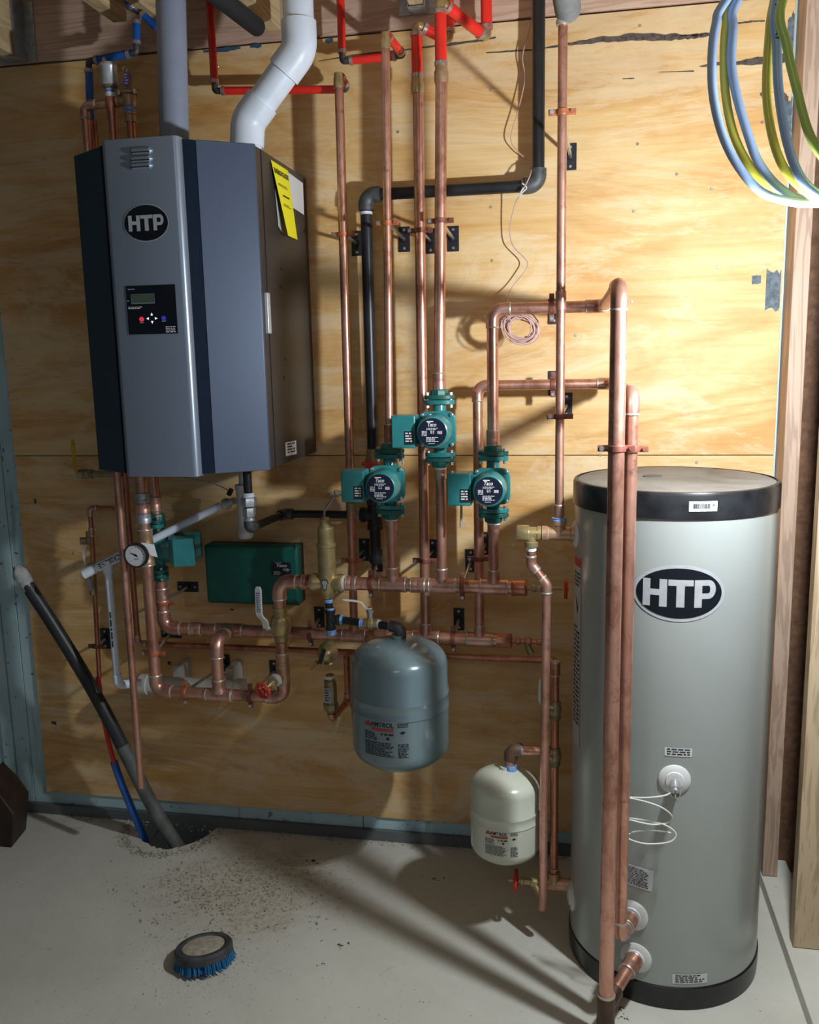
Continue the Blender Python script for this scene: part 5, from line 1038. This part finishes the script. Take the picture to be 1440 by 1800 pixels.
# small feed assembly far left
YF = -.12
xf = at(165, 1000, YF).x; xf2 = at(167, 1100, YF).x
zf0 = at(180, 893, YF).z
fa = thing('copper_feed_line', 'thin copper feed line with small brass fill valve at far left', 'pipe', at(168, 1100, YF))
pipe(fa, [V(at(200, 893, YF).x, YF, zf0), V(at(158, 893, YF).x, YF, zf0), V(at(161, 935, YF).x, YF, at(161, 935, YF).z), V(xf2, YF, at(172, 1190, YF).z)], .0076, COPPER_DARK, R=.012, er=1.25, cup=.012)
zz1 = at(160, 945, YF).z; ob('valve_body', M().lathe([(.010, -.02), (.014, -.016), (.014, .0), (.010, .004), (.010, .02)], V(at(157, 950, YF).x, YF, zz1), Z_, 8, False).lathe([(.008, 0), (.012, .012), (.012, .028)], V(at(157, 950, YF).x, YF, zz1 - .01), V(-1, -.4, 0), 8, False), BRASS_DULL, fa, .0008)
zz2 = at(165, 1020, YF).z; ob('valve_body', M().lathe([(.009, -.05), (.013, -.045), (.013, -.02), (.010, -.015), (.010, .035), (.013, .04), (.013, .055), (.009, .06)], V(at(164, 1020, YF).x, YF - .004, zz2), Z_, 8, False), BRASS, fa, .0008)
lever(fa, [at(152, 958, YF - .03), at(149, 965, YF - .035), at(147, 975, YF - .035), at(150, 992, YF - .035)], .008, .004, WHITEHANDLE, X_)
ob('label', M().box(at(158, 1028, YF - .022), (.016, .001, .04)), PAPERD, fa)
clamp('small dark clamp on the thin feed line at far left', V(xf2, YF, at(170, 1136, YF).z), .0076, Z_, CLAMPD, puv=(186, 1122))
# red/blue tube to floor + black sleeve
tb = thing('floor_tube', 'red tube spliced to the thin feed line and leaning to the floor', 'tube', at(200, 1335, -.15))
ob('tube', M().tube(smooth_path([at(172, 1190, -.12), at(177, 1225, -.125), at(182, 1262, -.13)], 5), .0085, 12), REDPEX, tb); crimp(tb, at(181, 1258, -.13), at(182, 1262, -.13) - at(177, 1225, -.125), .0088)
ob('tube', M().tube(smooth_path([at(182, 1262, -.13), at(190, 1300, -.14), at(202, 1345, -.15)], 5), .0075, 12), REDPEX, tb)
cs = tag(ob('floor_conduit', M().tube(smooth_path([at(200, 1338, -.145), at(214, 1378, -.145), at(231, 1420, -.135), at(252, 1470, -.12), at(257, 1487, -.11)], 6), [.0125] * 19 + [.0125] * 6, 14), BLUEPEX), 'bright blue tube coming up out of the floor at left', 'tube')
bs = thing('floor_sleeve', 'long black pipe leaning left out of the floor with film-wrapped top', 'pipe', onz(312, 1488, 0))
S0, S1, S2, S3 = V(-1.285, -.135, -.06), at(262, 1405, -.15), at(150, 1190, -.17), at(48, 1028, -.19)
ob('sleeve', M().tube(smooth_path([S0, at(304, 1475, -.145), S1, at(215, 1310, -.16)], 6), .0225, 20), OLDPIPE2, bs, label='dusty grey lower length'); ob('sleeve', M().tube(smooth_path([at(226, 1333, -.158), at(190, 1262, -.165), S2, at(95, 1100, -.18), S3], 6), .0215, 20), OLDPIPE, bs)
m = M(); pts = [S3 + (S3 - S2).normalized() * (-.02 + .022 * i) for i in range(5)]; rs = [.020, .021, .024, .024, .012]
m.tube(pts, rs, 16)
for i in range(len(m.v)): m.v[i] = m.v[i] + V(*(random.uniform(-.003, .003) for _ in range(3)))
ob('plastic_wrap', m, FILM, bs, label='crumpled clear plastic wrap')

# ================================================================== WIRES
cw = [(933, -15), (935, 35), (919, 97), (923, 139), (911, 194), (898, 243), (911, 267), (931, 285), (933, 305), (918, 337), (905, 360), (897, 402), (902, 432), (927, 460), (921, 479), (899, 507), (892, 529), (893, 552), (900, 566)]
Yw = [-.05] * 8 + [-.11, -.11, -.08] + [-.06] * 5 + [-.12, -.21, -.20]
tw = thing('thermostat_wire', 'thin pink wire straggling down the plywood to a small coil', 'cable', at(900, 400, -.06))
ob('wire', M().tube(smooth_path([at(u, v, y) for (u, v), y in zip(cw, Yw)], 5), .0017, 6), WIRE, tw)
cc = at(915, 577, -.19); pts = []
for i in range(16 * 11):
    a = 2 * PI * i / 16; k = i / 16; rx_, rz = .051 + .007 * math.sin(k * 2.1) - .0018 * k, .042 + .007 * math.cos(k * 1.7) - .0013 * k; tl = .35 + .10 * math.sin(k * 1.3)
    x = rx_ * math.cos(a); z = rz * math.sin(a); pts.append(cc + V(x * math.cos(tl) + z * math.sin(tl), .012 * math.sin(k * 2.9) + .004 * math.sin(a * 1.3), -x * math.sin(tl) + z * math.cos(tl)))
ob('wire_coil', M().tube(pts, .0019, 6), WIRE, tw)
for off in (0,):
    ob('tie_knot', M().tube(smooth_path([at(918, 322, -.115), at(926, 330, -.11), at(919, 338, -.115), at(912, 345, -.11), at(920, 330, -.118)], 4), .0018, 6), WIREW, tw)
YH = -1.0
def loop(pts, Y, dy=0, mir=True):
    P_ = [at(u, v, Y) for u, v in pts]; x0 = P_[-1].x; full = list(P_)
    for p in reversed(P_[:-1]): full.append(V(2 * x0 - p.x, p.y + dy, p.z))
    t = P_[0]; full.append(V(x0 + .06, Y + dy / 2, t.z + .13)); full.append(V(x0 - .06, Y, t.z + .13)); return smooth_path(full, 6, closed=True)
hb = thing('hose_coil', 'pale blue hose hanging in loops at the upper right', 'hose', at(1440, 353, YH)); hy = thing('hose_coil', 'yellow-green hose hanging in loops among the blue ones at upper right', 'hose', at(1440, 350, YH))
L1 = [(1277, 0), (1259, 42), (1252, 97), (1254, 167), (1270, 236), (1298, 292), (1340, 338), (1401, 356), (1440, 354)]
L2 = [(1288, 0), (1277, 42), (1273, 97), (1276, 167), (1290, 236), (1318, 292), (1357, 333), (1400, 352), (1440, 352)]
L3 = [(1297, 0), (1289, 50), (1286, 111), (1295, 167), (1315, 236), (1334, 286), (1368, 328), (1409, 352), (1442, 357)]
L4 = [(1362, 0), (1352, 70), (1348, 167), (1359, 244), (1379, 296), (1410, 330), (1445, 350)]
L5 = [(1366, 0), (1366, 83), (1370, 167), (1384, 250), (1407, 311), (1440, 343), (1470, 352)]
L6 = [(1376, 0), (1384, 83), (1400, 153), (1420, 228), (1446, 275), (1480, 310), (1510, 325)]
for L_, Y, t, mt in ((L1, YH, hb, HOSEB), (L3, YH + .012, hb, HOSEB), (L5, YH - .045, hb, HOSEB), (L2, YH + .022, hy, HOSEY), (L4, YH - .03, hy, HOSEY), (L6, YH - .065, hy, HOSEG)):
    ob('hose', M().tube(loop(L_, Y), .0078 if mt == HOSEB else .0075, 12, closed=True), mt, t)
p0 = at(1366, 5, YH - .045); p9 = at(1367, 78, YH - .045)
def hm(x, y):
    f = .5 - x / .11; p = p0.lerp(p9, .5 + x / .095); a = y / .0085; return p + V(math.sin(a) * .0085, -math.cos(a) * .0085, 0)
ob('hose_print', text(M(), 'MERCURY', lambda x, y: hm(x, y), 0, 0, .010, .085, .04), BLACKINK, hb)

# ================================================================== FLOOR THINGS
bc = onz(360, 1690, .0)
br = thing('scrub_brush', 'round black-backed brush with blue bristles lying on the dusty floor', 'brush', bc)
tl = Matrix.Rotation(math.radians(-9), 3, 'X') @ Matrix.Rotation(math.radians(-6), 3, 'Y'); ax = tl @ Z_; bb = bc + V(0, 0, .024)
ob('back', M().lathe([(.077, .0), (.0775, .004), (.0775, .018), (.073, .024), (.061, .0245), (.058, .021), (.0001, .020)], bb, ax, 40), RUBBER, br)
ob('dust', M().lathe([(.056, .0215), (.049, .0235), (.0001, .0245)], bb, ax, 30), DUST, br, label='dust lying on the brush back')
m = M(); fx, fy, fa_ = frame(ax)
for i in range(620):
    a = random.uniform(0, 2 * PI); rr = random.uniform(.048, .076) if i > 120 else random.uniform(.0, .04); p = bb + (fx * math.cos(a) + fy * math.sin(a)) * rr; o = (fx * math.cos(a) + fy * math.sin(a))
    e = p - ax * .022 + o * random.uniform(.002, .010); e.z = max(e.z, .001); m.tube([p, e], [.0022, .0016], 4)
ob('bristles', m, BRISTLE, br, kind='stuff')
m = M()
P0 = [(-25, 1375), (2, 1402), (24, 1432), (19, 1502), (-25, 1515)]
sb = tag(ob('steel_scoop', M().prism([at(u, v, -.25) for u, v in P0], V(0, 0, 0), V(-.02, .12, .02)), RUST, None, .004), 'dark brown steel object cut off at the lower left edge', 'scoop')
m = M(); rnd = random.Random(3)
def crumb(x, y, s):
    vs = [V(x + rnd.uniform(-s, s), y + rnd.uniform(-s, s), rnd.uniform(0, s * .35)) for _ in range(3)] + [V(x + rnd.uniform(-s, s) * .4, y + rnd.uniform(-s, s) * .4, s * rnd.uniform(.4, .9))]
    m.add(vs, [(0, 1, 3), (1, 2, 3), (2, 0, 3), (0, 2, 1)])
for i in range(5200):
    k = rnd.random()
    if k < .34: x = rnd.uniform(-1.95, .5); y = -.004 - abs(rnd.gauss(0, .022)); s = rnd.uniform(.002, .008)
    elif k < .62: x = rnd.gauss(-1.02, .16); y = rnd.gauss(-.36, .10); s = rnd.uniform(.0015, .008)
    elif k < .74: a = rnd.uniform(0, PI); x = -1.37 + .17 * math.cos(a) + rnd.gauss(0, .012); y = -.03 - .19 * math.sin(a) + rnd.gauss(0, .012); s = rnd.uniform(.003, .008)
    elif k < .84: x = rnd.gauss(bc.x, .09); y = rnd.gauss(bc.y, .08); s = rnd.uniform(.0015, .004)
    else: x = rnd.uniform(-1.9, .5); y = rnd.uniform(-1.5, -.02); s = rnd.uniform(.001, .0035)
    if y > -.003: y = -.003
    if (x - TC.x) ** 2 + (y - TC.y) ** 2 < .27 ** 2: continue
    crumb(x, y, s)
tag(ob('debris_crumbs', m, DUST), 'sandy crumbs and sawdust scattered over the concrete floor', 'debris', kind='stuff')
m = M()
for (u, v, s) in [(560, 1450, .012), (548, 1515, .02), (600, 1660, .014), (565, 1695, .010), (310, 1545, .012), (425, 1550, .010), (610, 1512, .006), (640, 1630, .004), (745, 1760, .008), (830, 1590, .006), (765, 1545, .014), (1090, 1775, .012), (1100, 1790, .012), (700, 1470, .01), (350, 1480, .014)]:
    p = onz(u, v, 0)
    for k in range(6): crumb(p.x + rnd.gauss(0, s), p.y + rnd.gauss(0, s * .6), s * rnd.uniform(.2, .5))
tag(ob('dirt_clods', m, DIRT), 'dark dirt clods and leaf bits dotted on the floor', 'debris', kind='stuff')
